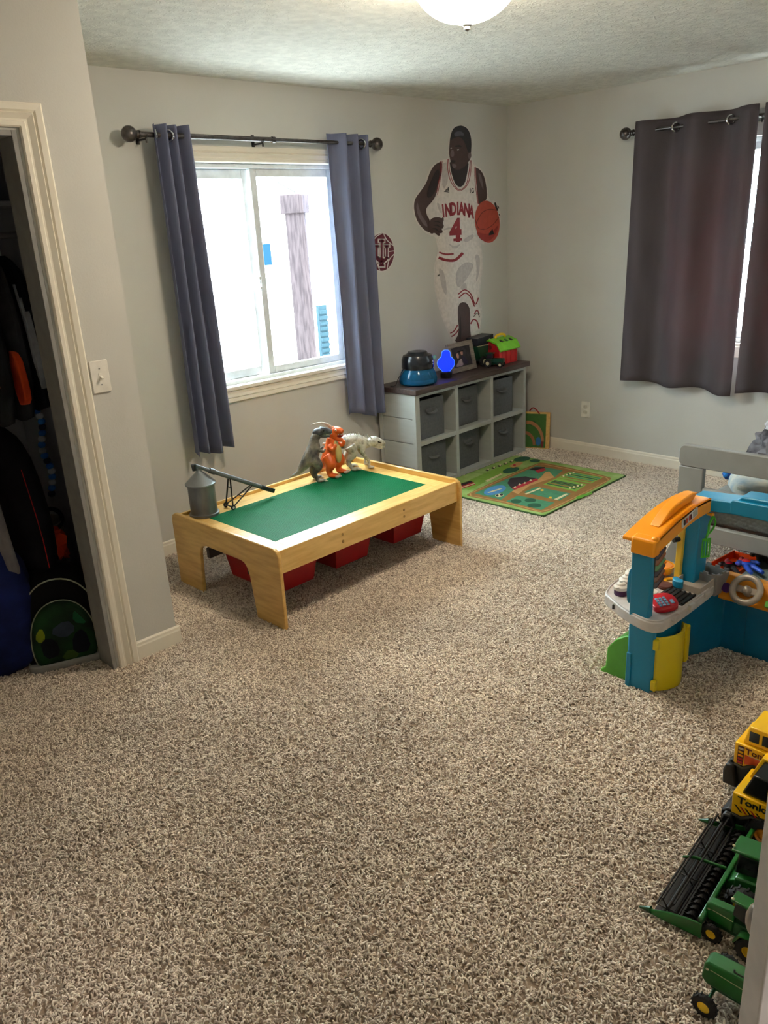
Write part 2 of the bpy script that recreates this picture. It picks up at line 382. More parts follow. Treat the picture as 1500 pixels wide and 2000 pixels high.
w2 = window_slider('window_2', 'y', VY0, VY1, .88, 2.05)
for nm, (p,q,r,s) in (('head_casing',(VY0-.075,VY1+.075,2.05,2.125)),('side_casing',(VY1,VY1+.075,.86,2.05)),('side_casing',(VY0-.075,VY0,.86,2.05)),('window_sill',(VY0-.08,VY1+.08,.86,.88)),('apron',(VY0-.075,VY1+.075,.79,.86))):
    MB().box(-.017, 0 if nm != 'window_sill' else .03, p, q, r, s).build(nm, TRIM, w2, bevel=.004)

# ---- curtains
def curtain(name, label, along, top, bot, z0, z1, off, depth, nu=110, nv=40, parent=None, hem=None, group=None, mt=None):
    b = MB(); vs = []
    for j in range(nv+1):
        t = j/nv
        for i in range(nu+1):
            u = i/nu; a = (top[0]+(top[1]-top[0])*u)*(1-t) + (bot[0]+(bot[1]-bot[0])*u)*t
            z = z1+(z0-z1)*t + (hem(u)*t**6 if hem else 0)
            d = off + depth(u, t) + 0.003*noise.noise(Vector((a*14, z*3, 1)))
            vs.append((a, -d, z) if along == 'x' else (-d, a, z))
    fs = [(j*(nu+1)+i, j*(nu+1)+i+1, (j+1)*(nu+1)+i+1, (j+1)*(nu+1)+i) for j in range(nv) for i in range(nu)]
    b.add(vs, fs); o = b.build('fabric', mt or CURT, parent, ang=180)
    s = o.modifiers.new('thick', 'SOLIDIFY'); s.thickness = .0022; s.offset = 0
    return o
RZ_ = 2.148
def rod(label, along, a0, a1, off, brackets, joint=None, group=None):
    mid = (a0+a1)/2
    P = lambda a, o=off, z=RZ_: (a, -o, z) if along == 'x' else (-o, a, z)
    t = thing('curtain_rod', label, 'curtain rod', (0,0,0), group=group)
    j = joint if joint else mid
    MB().cyl(P(a0), P(j), .0125, n=16).cyl(P(j), P(a1), .0098, n=16).build('pole', PEWT, t)
    MB().cyl(P(j-.008), P(j+.012), .0165, n=16).build('collar', PEWT, t, bevel=.002)
    for a, sg in ((a0,-1),(a1,1)):
        f = MB(); q = P(a+sg*.062)
        f.ell(q, .037, 20); f.cyl(P(a+sg*.020), P(a+sg*.034), .017, n=16); f.cyl(P(a+sg*.006), P(a+sg*.013), .019, n=16); f.cyl(P(a-sg*.01), P(a+sg*.03), .013, n=16)
        f.build('finial', PEWT, t)
    for a in brackets:
        f = MB()
        if along == 'x': f.box(a-.009,a+.009,-.004,0,RZ_-.035,RZ_+.03).box(a-.005,a+.005,-off,-.003,RZ_-.022,RZ_-.014); 
        else: f.box(-.004,0,a-.009,a+.009,RZ_-.035,RZ_+.03).box(-off,-.003,a-.005,a+.005,RZ_-.022,RZ_-.014)
        f.ring(P(a), .0135, .003, 'x' if along == 'x' else 'y', 20, 6, a0=PI, a1=2*PI)
        f.cyl(P(a, off, RZ_-.014), P(a, off, RZ_-.036), .005, n=10)
        f.build('bracket', BLACK, t)
    return t
rod('dark pewter curtain rod with ball finials above the bright slider window', 'x', -2.95, -1.455, .09, [-2.925,-2.24,-1.47], joint=-2.17)
rod('dark pewter curtain rod with ball finial on the right wall', 'y', -3.05, -1.06, .09, [-1.075,-1.84,-3.03])
def grommet(par, along, a, tilt, off=.09):
    b = MB(); c = (a,-off,RZ_-.002) if along == 'x' else (-off,a,RZ_-.002)
    n_ = Vector((math.sin(tilt), -math.cos(tilt), 0)) if along == 'x' else Vector((-math.cos(tilt), math.sin(tilt), 0))
    e = n_.cross(Vector((0,0,1))).normalized(); pts = [Vector(c)+e*math.cos(w)*.024+Vector((0,0,1))*math.sin(w)*.024 for w in [2*PI*i/26 for i in range(26)]]
    b.tube(pts, .0055, 8, closed=True); return b.build('grommet', CHROME, par)
def panel_thing(label, loc=(0,0,0)): return thing('window_curtain', label, 'curtain', loc)
# window 1, left and right bunched panels
c = panel_thing('bunched slate grey curtain panel hanging left of the bright slider window')
curtain('c', '', 'x', (-2.895,-2.700), (-2.90,-2.665), .545, 2.195, .092, lambda u,t: .040*math.sin(2*PI*(u*3.1+.30))*(0.80+.35*t)+.010*math.sin(7*u+2*t), parent=c, hem=lambda u: .012*math.sin(9*u))
for a, tl in ((-2.872,1.15),(-2.80,-1.2)): grommet(c, 'x', a, tl)
c = panel_thing('bunched slate grey curtain panel hanging right of the bright slider window')
curtain('c', '', 'x', (-1.775,-1.482), (-1.74,-1.485), .535, 2.195, .092, lambda u,t: .034*math.sin(2*PI*(u**1.35*2.7+.62))*(0.85+.3*t)+.008*math.sin(5*u+3*t), parent=c, hem=lambda u: .02*math.sin(5*u+1))
for a, tl in ((-1.655,.9),(-1.52,-1.2)): grommet(c, 'x', a, tl)
# window 2
c = panel_thing('dark curtain panel with silver grommets hanging across the right wall window')
curtain('c', '', 'y', (-1.085,-1.835), (-1.055,-1.812), .600, 2.205, .090, mt=CURTB, depth=lambda u,t: (.050*(1-.15*t)+.004)*math.cos(PI*((u-.06)*.75/.165)) + .012*t*math.sin(11*u), parent=c,
        hem=lambda u: -.028*u + .010*math.sin(12*u))
for a, tl in ((-1.165,.9),(-1.333,-.9),(-1.50,.9),(-1.665,-.9),(-1.80,1.0)): grommet(c, 'y', a, tl)
c = panel_thing('dark curtain panel at the photo\'s right edge, beyond the bright gap')
curtain('c', '', 'y', (-1.872,-2.62), (-1.850,-2.60), .592, 2.205, .090, mt=CURTB, depth=lambda u,t: .048*math.cos(PI*((u-.02)*.75/.165+.0))+.010*t*math.sin(9*u), parent=c, hem=lambda u: .01*math.sin(12*u))
for a in (-1.95,-2.12,-2.28,-2.45): grommet(c, 'y', a, .9)

# ---- ceiling light
WARMG = mat('lit_frosted_glass', (255,240,215), 0.4, emit=(255,238,212), estr=BOWL_STRENGTH)
L = thing('ceiling_light', 'flush ceiling light with lit frosted glass bowl', 'ceiling light', (-2.74,-1.94,H))
BX = .175
MB().lathe([(0.0,0),(.19,0),(.195,-.012),(.182,-.028),(.15,-.03)], n=40).build('pan', STEEL, L)
pr = [(BX*math.cos(a), -.028-.135*math.sin(a)) for a in [PI/2*i/12 for i in range(12)]]+[(0.004,-.163)]
MB().lathe(pr, n=44).build('glass_bowl', WARMG, L)
MB().lathe([(.004,-.160),(.016,-.163),(.018,-.168),(.010,-.173),(.011,-.180),(.001,-.186)], n=18).build('finial', STEEL, L)

HALL_FILL = thing('ceiling_light', 'added hallway fill light, out of view, brightening the open door', 'ceiling light', (-4.25,-4.80,H))  # no such lamp in view, added to brighten the door and near carpet
MB().lathe([(0.0,0),(.15,0),(.155,-.012),(.14,-.028)], n=36).build('pan', STEEL, HALL_FILL)
MB().lathe([(.135*math.cos(PI/2*i/10), -.028-.09*math.sin(PI/2*i/10)) for i in range(10)]+[(0.004,-.118)], n=36).build('glass_bowl', mat('added_fill_glass', (255,250,245), 0.4, emit=(255,244,236), estr=70), HALL_FILL)
# ---- switch and outlet
PLATE = mat('white_cover_plate', (238,234,226), 0.35)
s = thing('light_switch', 'white toggle light switch on the wall beside the closet', 'light switch', (-3.746,CY,1.193))
MB().prism(rnd(-.036,.036,-.060,.060,.005), -.006, 0, 'y').build('cover_plate', PLATE, s, bevel=.002)
MB().box(-.006,.006,-.008,-.006,-.013,.013).build('toggle_slot', PLATE, s)
MB().box(-.0045,.0045,-.022,-.006,.000,.008, M=T(rx=.5)).build('toggle', PLATE, s, bevel=.001)
for z in (-.030,.030): MB().cyl((0,-.0075,z),(0,-.006,z),.0028,n=10).build('screw', STEEL, s)
o_ = thing('wall_outlet', 'white double socket outlet low on the right wall', 'outlet', (0,-.717,.335))
MB().prism(rnd(-.036,.036,-.058,.058,.005), -.006, 0, 'x').build('cover_plate', PLATE, o_, bevel=.002)
for z in (-.020,.020):
    r_ = MB().prism([(y*.9, z+q) for y,q in rnd(-.018,.018,-.014,.014,.010)], -.009, -.006, 'x').build('socket', mat('socket_face',(214,208,198),.4), o_)
    MB().box(-.0095,-.0088,-.008,-.006,z-.004,z+.006).box(-.0095,-.0088,.006,.008,z-.004,z+.005).build('slots', BLACK, r_)

# ---- open white door by the camera
d1 = bpy.data.objects.new('door_1', None); COL.objects.link(d1); struct(d1)
E0 = Vector((-4.333+.0, -3.650, 0)); ea = math.radians(140)
d1.location = E0; d1.rotation_euler = (0,0,ea)      # local +x points out of the free edge; leaf runs to local -x
lf = MB().box(-.76, 0, -.0, .035, .012, 2.02).build('door_leaf', DOORM, d1, bevel=.002)
kb = MB(); Mk = T(-.060, .035, .868)
kb.cyl((0,0,0),(0,.012,0),.033,n=28,M=Mk).cyl((0,.012,0),(0,.038,0),.013,n=20,M=Mk)
kb.add([], []); kb.ell((0,.046,0),(.029,.018,.029),22,M=Mk)
kb.cyl((0,-.035,0),(0,-.047,0),.033,n=28,M=Mk).cyl((0,-.047,0),(0,-.073,0),.013,n=20,M=Mk).ell((0,-.091,0),(.028,.024,.028),22,M=Mk)
kb.build('door_knob', STEEL, lf)
# ================================================================ OUTSIDE
GROUND = mat('pale_concrete', (150,151,152), 0.9, rgb2=(138,140,142), scale=2)
struct(MB().box(-40, 40, .35, 60, -.5, -.35).box(.35, 40, -40, .35, -.5, -.35).build('ground', GROUND, flat=True))
POST = mat('rough_post_wood', (62,54,56), 1.0, spec=0.0, rgb2=(46,40,42), scale=14, stretch=(3,3,.5), bump=.5)
ps = thing('porch_post', 'square timber porch post with wider block on top, outside the window', 'post', (-.415,2.0,-.35), 0.30)
MB().prism(rnd(-.066,.066,-.066,.066,.006), 0, 2.19, 'z').build('shaft', POST, ps)
MB().prism(rnd(-.092,.092,-.092,.092,.006), 2.19, 2.345, 'z').build('capital', POST, ps, bevel=.01)
fs_ = thing('slatted_shutter', 'narrow dark slatted panel standing right of the porch post', 'shutter', (.085,2.35,-.35))
SHUT = mat('weathered_slats', (36,52,58), 1.0, spec=0.0)
MB().box(-.052,.052,-.02,.02,0,1.35).build('backing', SHUT, fs_)
for k in range(24): MB().box(-.048,.048,-.035,-.02,.05+k*.053,.085+k*.053).build('slat' , SHUT, fs_)
nh = thing('neighbor_house', 'pale house across the street with one small blue window', 'house', (4.5,14,-.35))
SID = mat('pale_siding', (226,224,218), .8, rgb2=(216,214,210), scale=1)
MB().prism([(-5,0),(5,0),(5,2.9),(0,5.2),(-5,2.9)], 0, 6, 'y').build('walls', SID, nh)
MB().prism([(-5.4,2.75),(0,5.25),(5.4,2.75),(5.4,2.95),(0,5.45),(-5.4,2.95)], -.3, 6.3, 'y').build('roof', mat('grey_shingle',(170,168,166),.9), nh)
wn = MB().box(3.04,3.62,-.06,0,1.28,1.92).build('window_trim', VINYL, nh)
MB().box(3.09,3.57,-.075,-.06,1.33,1.86).build('pane', mat('blue_window_reflection',(20,44,64),1.0,spec=0.0), wn)

# ================================================================ WALL DECALS (flat vinyl stickers on the window wall)
def decal(name, zoompts, mt, par, k, ox=720, oy=220, sc=4.16667):
    P = [on(ox+a/sc, oy+b/sc, 1, 0.0) for a, b in zoompts]
    y1 = -.0006-.0005*k
    b = MB().prism([(p[0], p[2]) for p in P], y1, y1+.0005 if k else 0.0, 'y'); return b.build(name, mt, par, flat=True)
def smooth_poly(P, it=2):
    for _ in range(it):
        Q = []
        for i in range(len(P)):
            a, b = P[i], P[(i+1)%len(P)]
            Q += [(a[0]*.75+b[0]*.25, a[1]*.75+b[1]*.25), (a[0]*.25+b[0]*.75, a[1]*.25+b[1]*.75)]
        P = Q
    return P
def flatm(n, c, r=.55): return mat(n, c, r, rgb2=tuple(x*.93 for x in c), scale=40)
DK = flatm('decal_dark_skin', (74,55,54)); DK2 = flatm('decal_shadow_skin', (42,33,37)); DKH = flatm('decal_skin_highlight', (112,96,98))
WH = flatm('decal_white_cloth', (222,214,208)); WH2 = flatm('decal_cloth_fold', (192,184,182)); CRIM = flatm('decal_crimson', (142,34,46)); MARO = flatm('decal_maroon', (98,24,44))
BALLM = flatm('decal_basketball', (176,70,52)); BALLD = flatm('decal_ball_dark', (108,32,30)); EDGE = flatm('decal_vinyl_edge', (214,208,204))
pl = thing('wall_decal', 'life-size vinyl decal of a basketball player in white INDIANA 4 uniform dribbling', 'wall decal', (0,0,0))
def circ(cx, cy, rx, ry, n=40, rot=0.0, a0=0, a1=360):
    return [(cx+rx*math.cos(math.radians(a0+(a1-a0)*i/n))*math.cos(rot)-ry*math.sin(math.radians(a0+(a1-a0)*i/n))*math.sin(rot),
             cy+rx*math.cos(math.radians(a0+(a1-a0)*i/n))*math.sin(rot)+ry*math.sin(math.radians(a0+(a1-a0)*i/n))*math.cos(rot)) for i in range(n)]
S = smooth_poly
body_out = S([(740,96),(695,108),(665,145),(650,200),(645,260),(642,330),(650,375),(585,385),(545,410),(505,440),(478,500),(455,575),(410,640),(366,700),(356,765),(368,850),(408,925),(455,975),(500,1000),(545,1010),(550,1060),(560,1100),(560,1140),(535,1220),(530,1350),(540,1480),(580,1630),(630,1760),(682,1880),(740,1895),(840,1880),(900,1800),(922,1700),(925,1600),(900,1500),(915,1370),(932,1230),(922,1120),(905,1070),(960,1075),(1020,1050),(1060,980),(1075,900),(1075,820),(1062,760),(1030,720),(972,705),(970,600),(952,515),(920,460),(872,430),(840,385),(838,320),(842,250),(834,180),(808,125),(775,102)],1)
decal('vinyl_outline', body_out, EDGE, pl, 0)
decal('arm', S([(600,395),(555,412),(522,440),(492,500),(470,572),(422,640),(376,700),(366,762),(380,850),(418,920),(468,968),(512,980),(500,925),(498,872),(470,832),(466,775),(520,722),(552,662),(572,560),(600,460)]), DK, pl, 1)
decal('arm_highlight', S([(395,720),(385,770),(400,840),(440,905),(480,940),(470,890),(430,840),(410,780)]), DKH, pl, 2)
decal('arm_shadow', S([(560,450),(520,520),(480,620),(470,700),(520,680),(556,600),(580,500)]), DK2, pl, 2)
decal('hand', S([(498,870),(530,852),(575,850),(592,862),(605,845),(612,870),(600,905),(612,915),(606,940),(590,945),(604,968),(590,985),(575,978),(580,1002),(560,1002),(535,975),(510,990),(490,968),(482,930)],1), DK, pl, 3)
for q in ([(520,890),(560,880),(600,905),(560,892)],[(515,915),(555,910),(600,940),(555,924)],[(510,940),(545,938),(590,985),(540,952)]): decal('finger_line', q, DK2, pl, 4)
decal('arm', S([(860,440),(905,462),(938,510),(958,600),(964,700),(940,722),(900,748),(884,735),(872,640),(862,540)]), DK, pl, 1)
decal('arm_highlight', S([(890,480),(915,510),(930,580),(935,640),(915,590),(895,540)]), DKH, pl, 2)
decal('jersey', [(592,390),(652,376),(665,480),(692,572),(735,625),(782,592),(808,500),(822,388),(868,440),(872,540),(884,640),(892,748),(862,820),(856,900),(868,1000),(890,1062),(880,1110),(760,1140),(690,1160),(570,1135),(560,1080),(545,1040),(560,990),(606,960),(615,880),(600,840),(560,800),(540,722),(556,668),(578,560),(598,470)], WH, pl, 2)
for q in ([(550,730),(575,740),(600,830),(575,810)],[(700,940),(640,930),(600,960),(650,950)],[(760,1040),(840,985),(862,1010),(800,1058)],[(640,1060),(700,1090),(760,1060),(700,1120)],[(590,420),(640,400),(650,560),(600,640)]): decal('jersey_fold', S(q,1), WH2, pl, 3)
decal('neck', S([(655,385),(668,480),(696,568),(735,612),(778,586),(800,500),(815,390),(740,380)],1), DK2, pl, 3)
decal('head', S([(742,105),(700,116),(675,150),(661,200),(656,260),(651,330),(662,385),(672,425),(690,458),(730,470),(780,440),(812,400),(828,370),(832,310),(834,250),(826,180),(802,130),(772,110)],2), DK, pl, 4)
decal('hair', S([(742,104),(700,116),(676,150),(664,200),(662,235),(690,205),(740,195),(770,225),(790,270),(806,325),(830,330),(835,250),(827,180),(803,130),(772,110)],2), flatm('decal_hair',(40,38,44)), pl, 5)
decal('hair_highlight', S([(690,170),(720,150),(760,155),(780,190),(740,185),(700,200)]), flatm('decal_hair_sheen',(86,86,96)), pl, 6)
decal('ear', S([(808,330),(830,322),(834,360),(818,382),(806,365)]), DKH, pl, 6)
for q in ([(662,288),(672,284),(675,292),(665,296)],[(716,300),(730,296),(734,304),(719,308)]): decal('eye', q, WH2, pl, 6)
decal('brow', S([(700,268),(745,262),(755,285),(730,278),(702,282)],1), DK2, pl, 6)
decal('nose', S([(672,300),(690,305),(694,345),(684,362),(664,356),(660,335)]), DKH, pl, 6)
decal('mouth', S([(664,385),(700,388),(706,402),(684,412),(666,402)]), DK2, pl, 6)
decal('chin', S([(672,418),(705,416),(715,440),(695,455),(680,445)]), DKH, pl, 6)
def band(name, pts, w, mt, k, par=pl):
    n = len(pts); A = []; Bq = []
    for i, p in enumerate(pts):
        a, b = pts[max(0,i-1)], pts[min(n-1,i+1)]; dx, dy = b[0]-a[0], b[1]-a[1]; l = math.hypot(dx,dy) or 1
        A.append((p[0]-dy/l*w/2, p[1]+dx/l*w/2)); Bq.append((p[0]+dy/l*w/2, p[1]-dx/l*w/2))
    decal(name, A+Bq[::-1], mt, par, k)
def arcpts(P, n=4):
    """Catmull-Rom through P"""
    R = []
    for i in range(len(P)-1):
        p0, p1, p2, p3 = P[max(0,i-1)], P[i], P[i+1], P[min(len(P)-1,i+2)]
        for j in range(n):
            t = j/n; R.append(tuple(.5*((2*p1[c])+(-p0[c]+p2[c])*t+(2*p0[c]-5*p1[c]+4*p2[c]-p3[c])*t*t+(-p0[c]+3*p1[c]-3*p2[c]+p3[c])*t**3) for c in range(len(p1))))
    R.append(P[-1]); return R
for off in (0, 14):
    band('collar_trim', arcpts([(648-off*.4,378),(658-off,480),(688-off,575),(735,628+off*.6),(788+off*.7,592),(812+off,500),(824+off*.5,388)]), 5, CRIM, 5)
for pts in ([(596,392),(592,470),(578,560),(558,668)],[(582,394),(582,470),(568,560),(550,650)],[(868,440),(872,540),(882,640),(890,742)],[(860,445),(862,540),(874,650),(884,740)]): band('arm_trim', arcpts(pts), 4, CRIM, 5)
# shorts and legs
decal('shorts', S([(560,1130),(700,1165),(890,1062),(914,1130),(922,1230),(906,1370),(886,1500),(868,1560),(830,1500),(782,1452),(735,1480),(722,1560),(728,1700),(738,1790),(690,1860),(640,1750),(590,1620),(550,1480),(540,1350),(546,1220)],1), WH, pl, 1)
for q in ([(700,1300),(780,1210),(860,1230),(830,1300),(770,1390),(720,1440)],[(560,1250),(620,1300),(640,1500),(600,1450)],[(860,1150),(905,1160),(900,1300),(870,1400),(880,1250)],[(740,1420),(790,1370),(800,1440),(760,1450)]): decal('shorts_fold', S(q,2), WH2, pl, 3)
band('waist_stripe', arcpts([(568,1178),(620,1198),(700,1200),(765,1142)]), 22, CRIM, 4)
band('waist_stripe', arcpts([(572,1136),(620,1152),(690,1150)]), 13, CRIM, 4)
band('hem_stripe', arcpts([(728,1478),(780,1442),(830,1478),(866,1560),(892,1505)]), 9, CRIM, 4); band('hem_stripe', arcpts([(732,1508),(782,1468),(826,1500),(860,1578)]), 9, CRIM, 4)
band('hem_stripe', arcpts([(662,1795),(695,1775),(722,1728)]), 9, CRIM, 4); band('hem_stripe', arcpts([(672,1822),(706,1800),(732,1760)]), 9, CRIM, 4)
decal('leg', S([(728,1555),(778,1538),(815,1572),(824,1640),(822,1750),(834,1850),(800,1880),(690,1875),(735,1790),(722,1655)],1), DK, pl, 5)
decal('leg_shadow', S([(735,1600),(750,1700),(750,1830),(735,1860),(742,1700)],1), DK2, pl, 6)
decal('sock', S([(852,1580),(890,1580),(915,1620),(915,1700),(895,1770),(860,1780),(828,1750),(836,1690)],1), WH, pl, 3)
band('sock_stripe', arcpts([(828,1720),(850,1684),(880,1700),(896,1760)]), 10, CRIM, 4); band('sock_stripe', arcpts([(858,1640),(880,1606),(898,1640)]), 8, CRIM, 4); band('sock_stripe', arcpts([(852,1662),(882,1630),(900,1664)]), 5, DK, 4)
# ball
decal('ball', circ(963,888,100,172,44,-.10), BALLM, pl, 5)
decal('ball_shade', S([(870,960),(900,1030),(965,1058),(1030,1000),(1058,900),(1000,980),(930,990)],2), flatm('decal_ball_shade',(150,44,40)), pl, 6)
band('ball_seam', arcpts([(872,900),(920,815),(985,785),(1050,800)]), 5, BALLD, 7); band('ball_seam', arcpts([(866,870),(890,940),(950,948),(1010,910),(1058,850)]), 5, BALLD, 7)
for q in ([(1015,735),(1032,728),(1040,765),(1052,790),(1038,798)],[(1040,750),(1058,765),(1056,790)],[(1052,820),(1068,830),(1064,850)]): decal('finger', S(q,1), DK2, pl, 7)
for i in range(3): decal('ball_mark', [(975+i*14,1000-i*3),(990+i*14,996-i*3),(986+i*9,975-i*14),(976+i*10,980-i*12)], BLACK, pl, 7)
# lettering
def walltext(nm, body, px, py, h, mt, k, bold=.01, sx=1.0, par=pl, rot=0.0, cls=text):
    p = on(px, py, 1, 0.0); return text(nm, body, h, mt, par, frame((p[0], -.0008-.0005*k, p[2]), (math.cos(rot),0,math.sin(rot)), (-math.sin(rot),0,math.cos(rot))), bold, .0003, sx)
for i, (ch, ax, ay, r) in enumerate((('I',604,806,.10),('N',644,798,.06),('D',686,789,.02),('I',722,785,0),('A',752,786,-.03),('N',796,797,-.08),('A',832,812,-.12))):
    walltext('letter', ch, 720+ax/4.16667, 220+ay/4.16667, .112, CRIM, 6, .0050, .74, rot=r)
    # slab serifs
walltext('number', '4', 720+705/4.16667, 220+967/4.16667, .200, CRIM, 6, .010, 1.15)
p4 = on(720+722/4.16667, 220+1045/4.16667, 1, 0); MB().box(p4[0]-.045,p4[0]+.045,-.0045,-.003,p4[2],p4[2]+.018).build('number_foot', CRIM, pl)
walltext('league_mark', '1G', 720+835/4.16667, 220+637/4.16667, .042, BLACK, 6, .0012)
for i in range(3):
    for ox_, oy_, s_ in ((632,622,1.0),(562,1322,.6)):
        decal('stripe_mark', [(ox_+(-14+i*11)*s_,oy_+14*s_),(ox_+(-5+i*11)*s_,oy_+14*s_),(ox_+(0+i*8)*s_,oy_+(2-i*9)*s_),(ox_+(-6+i*8)*s_,oy_+(5-i*9)*s_)], BLACK, pl, 6)
decal('stripe_mark', [(612,640),(652,644),(652,650),(612,646)], BLACK, pl, 6)
# round crimson logo decal
lg = thing('logo_decal', 'round maroon basketball logo decal with IU trident beside the curtain', 'wall decal', (0,0,0))
decal('vinyl_outline', circ(105,1135,108,162,48), EDGE, lg, 0); decal('ball_disc', circ(105,1135,101,153,48), MARO, lg, 1)
for pts in ([(12,1080),(60,1010),(105,985)],[(120,985),(150,1040),(205,1085)],[(208,1150),(165,1200),(150,1270)],[(10,1150),(50,1190),(90,1285)],[(165,1130),(205,1125)]): band('seam', arcpts(pts), 7, EDGE, 2, lg)
def trident(k, g, mt):
    def R(a,b,c,d): decal('trident', [(a-g,b-g),(c+g,b-g),(c+g,d+g),(a-g,d+g)], mt, lg, k)
    R(96,1040,112,1240); R(82,1036,126,1052); R(84,1236,126,1252)
    for x in (56,138): R(x,1082,x+16,1180); R(x-14,1078,x+28,1092)
    decal('trident', [(56-g,1176-g),(74+g,1176-g),(96+g,1200),(112-g,1200),(138-g,1176-g),(156+g,1176),(150+g,1196+g),(126,1220+g),(84,1220+g),(60-g,1198+g)], mt, lg, k)
trident(3, 9, EDGE); trident(4, 0, MARO)

# ================================================================ CUBE SHELF
ang = math.radians(2.0)
sh = thing('cube_shelf', 'grey six-cube storage shelf with dark wood top along the window wall', 'shelf', (-1.432,-.372,0), ang)
SL, SD, SHH = 1.225, .33, .655
def locw(x, y, z): 
    c_, s_ = math.cos(ang), math.sin(ang); return (-1.432+x*c_-y*s_, -.372+x*s_+y*c_, z)
MB().prism(rnd(-.025,SL+.022,-.022,SD+.005,.004,2), SHH, SHH+.035, 'z').build('top_board', BROWN, sh, bevel=.003)
for k in range(4): 
    zz = k*.1645; MB().box(-.012,0,.030,SD-.030,zz+.0015,zz+.1615).build('side_plank', SHELF, sh, bevel=.0015)
for a,b_ in ((0,.030),(SD-.030,SD)): MB().box(-.014,0,a,b_,0,SHH).build('corner_post', SHELF, sh, bevel=.0015)
cx_ = [0, .395, .790, SL-.030]
for x in cx_: MB().box(x, x+.030, .0, SD, 0, SHH).build('upright', SHELF, sh, bevel=.002)
for i in range(3):
    MB().box(cx_[i]+.030, cx_[i+1], .0, SD, .310, .340).build('middle_shelf', SHELF, sh, bevel=.002)
    MB().box(cx_[i]+.030, cx_[i+1], .0, SD, 0, .032).build('bottom_shelf', SHELF, sh, bevel=.002)
    MB().box(cx_[i]+.030, cx_[i+1], .0, .02, .632, SHH).build('top_rail', SHELF, sh, bevel=.002)
MB().box(.03, SL-.03, SD-.006, SD, .032, SHH).build('back_panel', SHELF, sh)
bins = []
def fbin(x, z, rz, label, w=.270, h=.262, dy=.035):
    p = locw(x, dy, z); t = thing('fabric_bin', label, 'storage bin', p, ang+rz, 'charcoal fabric bins in the cube shelf')
    b = MB(); d = .27; th = .006
    for q in ((0,w,0,th,0,h),(0,w,d-th,d,0,h),(0,th,th,d-th,0,h),(w-th,w,th,d-th,0,h),(th,w-th,th,d-th,0,th)): b.box(*q)
    b.build('body', BINF, t, bevel=.002)
    hp = [(w*.5-.045,-.002,h*.70),(w*.5-.040,-.014,h*.665),(w*.5,-.020,h*.645),(w*.5+.040,-.014,h*.665),(w*.5+.045,-.002,h*.70)]
    MB().tube(hp, .011, 8, flat=.35).build('handle', BINF, t)
    MB().box(w*.5-.052,w*.5+.052,-.003,0,h*.69,h*.75).build('handle_patch', BINF, t)
    return t
for i, side in enumerate(('left','middle','right')):
    for z, row in ((.340,'top'),(.032,'bottom')):
        fbin(cx_[i]+.034+(.012 if i == 1 else 0)+(.01 if z < .1 else 0), z, (.0,.03,-.02)[i], 'charcoal fabric storage bin in the %s %s cube of the shelf' % (row, side), dy=(.03,.05,.035)[i])
ZT = SHH+.0352
# humidifier
DKB = mat('glossy_dark_plastic', (24,28,36), .25)
hm = thing('humidifier', 'humidifier with black top and translucent blue water base on the shelf', 'humidifier', (-1.275,-.245,ZT))
AQ = glassy('translucent_blue_tank', (130,190,215), rough=.05, body=(30,110,160), bw=.45)
MB().lathe([(.0,.0),(.105,.0),(.122,.012),(.126,.035),(.115,.075),(.098,.108),(.0,.108)], n=40).build('water_tank', AQ, hm)
MB().lathe([(.0,.004),(.10,.004),(.112,.014),(.112,.04),(.0,.042)], n=36).build('water', mat('blue_water',(20,96,140),.15,trans=.3), hm)
MB().lathe([(.0,.102),(.100,.102),(.106,.112),(.104,.165),(.094,.190),(.070,.200),(.060,.214),(.030,.218),(.0,.210)], n=40).build('top_housing', DKB, hm)
MB().ell((.070,-.088,.172),(.016,.008,.015),14,M=T()).build('button', mat('pale_teal_button',(120,178,176),.4), hm)
for z in (.135,.152): MB().ell((.034,-.103,z),(.006,.003,.003),8).build('indicator', VINYL, hm)
MB().tube(arcpts([(-.10,.02,.11),(-.14,.04,.06),(-.165,.05,.012),(-.17,.09,.004)]), .003, 6).build('power_cord', BLACK, hm)
# blue acrylic night light
nl = thing('night_light', 'glowing blue acrylic figure night light on black round base', 'night light', (-.998,-.245,ZT), -.70)
BLUE = mat('glowing_blue_acrylic', (20,60,255), .3, emit=(4,40,255), estr=.75); BLU2 = mat('bright_blue_edge', (90,150,255), .3, emit=(60,120,255), estr=1.5)
MB().lathe([(0,0),(.040,0),(.041,.004),(.041,.034),(.036,.040),(0,.040)], n=32).build('base', BLACK, nl)
sil = S([(-.022,.038),(.022,.038),(.036,.055),(.055,.075),(.058,.105),(.048,.125),(.030,.135),(.030,.165),(.020,.182),(-.014,.184),(-.028,.168),(-.030,.140),(-.046,.128),(-.060,.105),(-.056,.075),(-.036,.055)],1)
MB().prism(sil, -.0025, .0025, 'y').build('acrylic_plate', BLUE, nl)
MB().tube([(a,0,b) for a,b in sil], .0022, 6, closed=True).build('plate_edge', BLU2, nl)
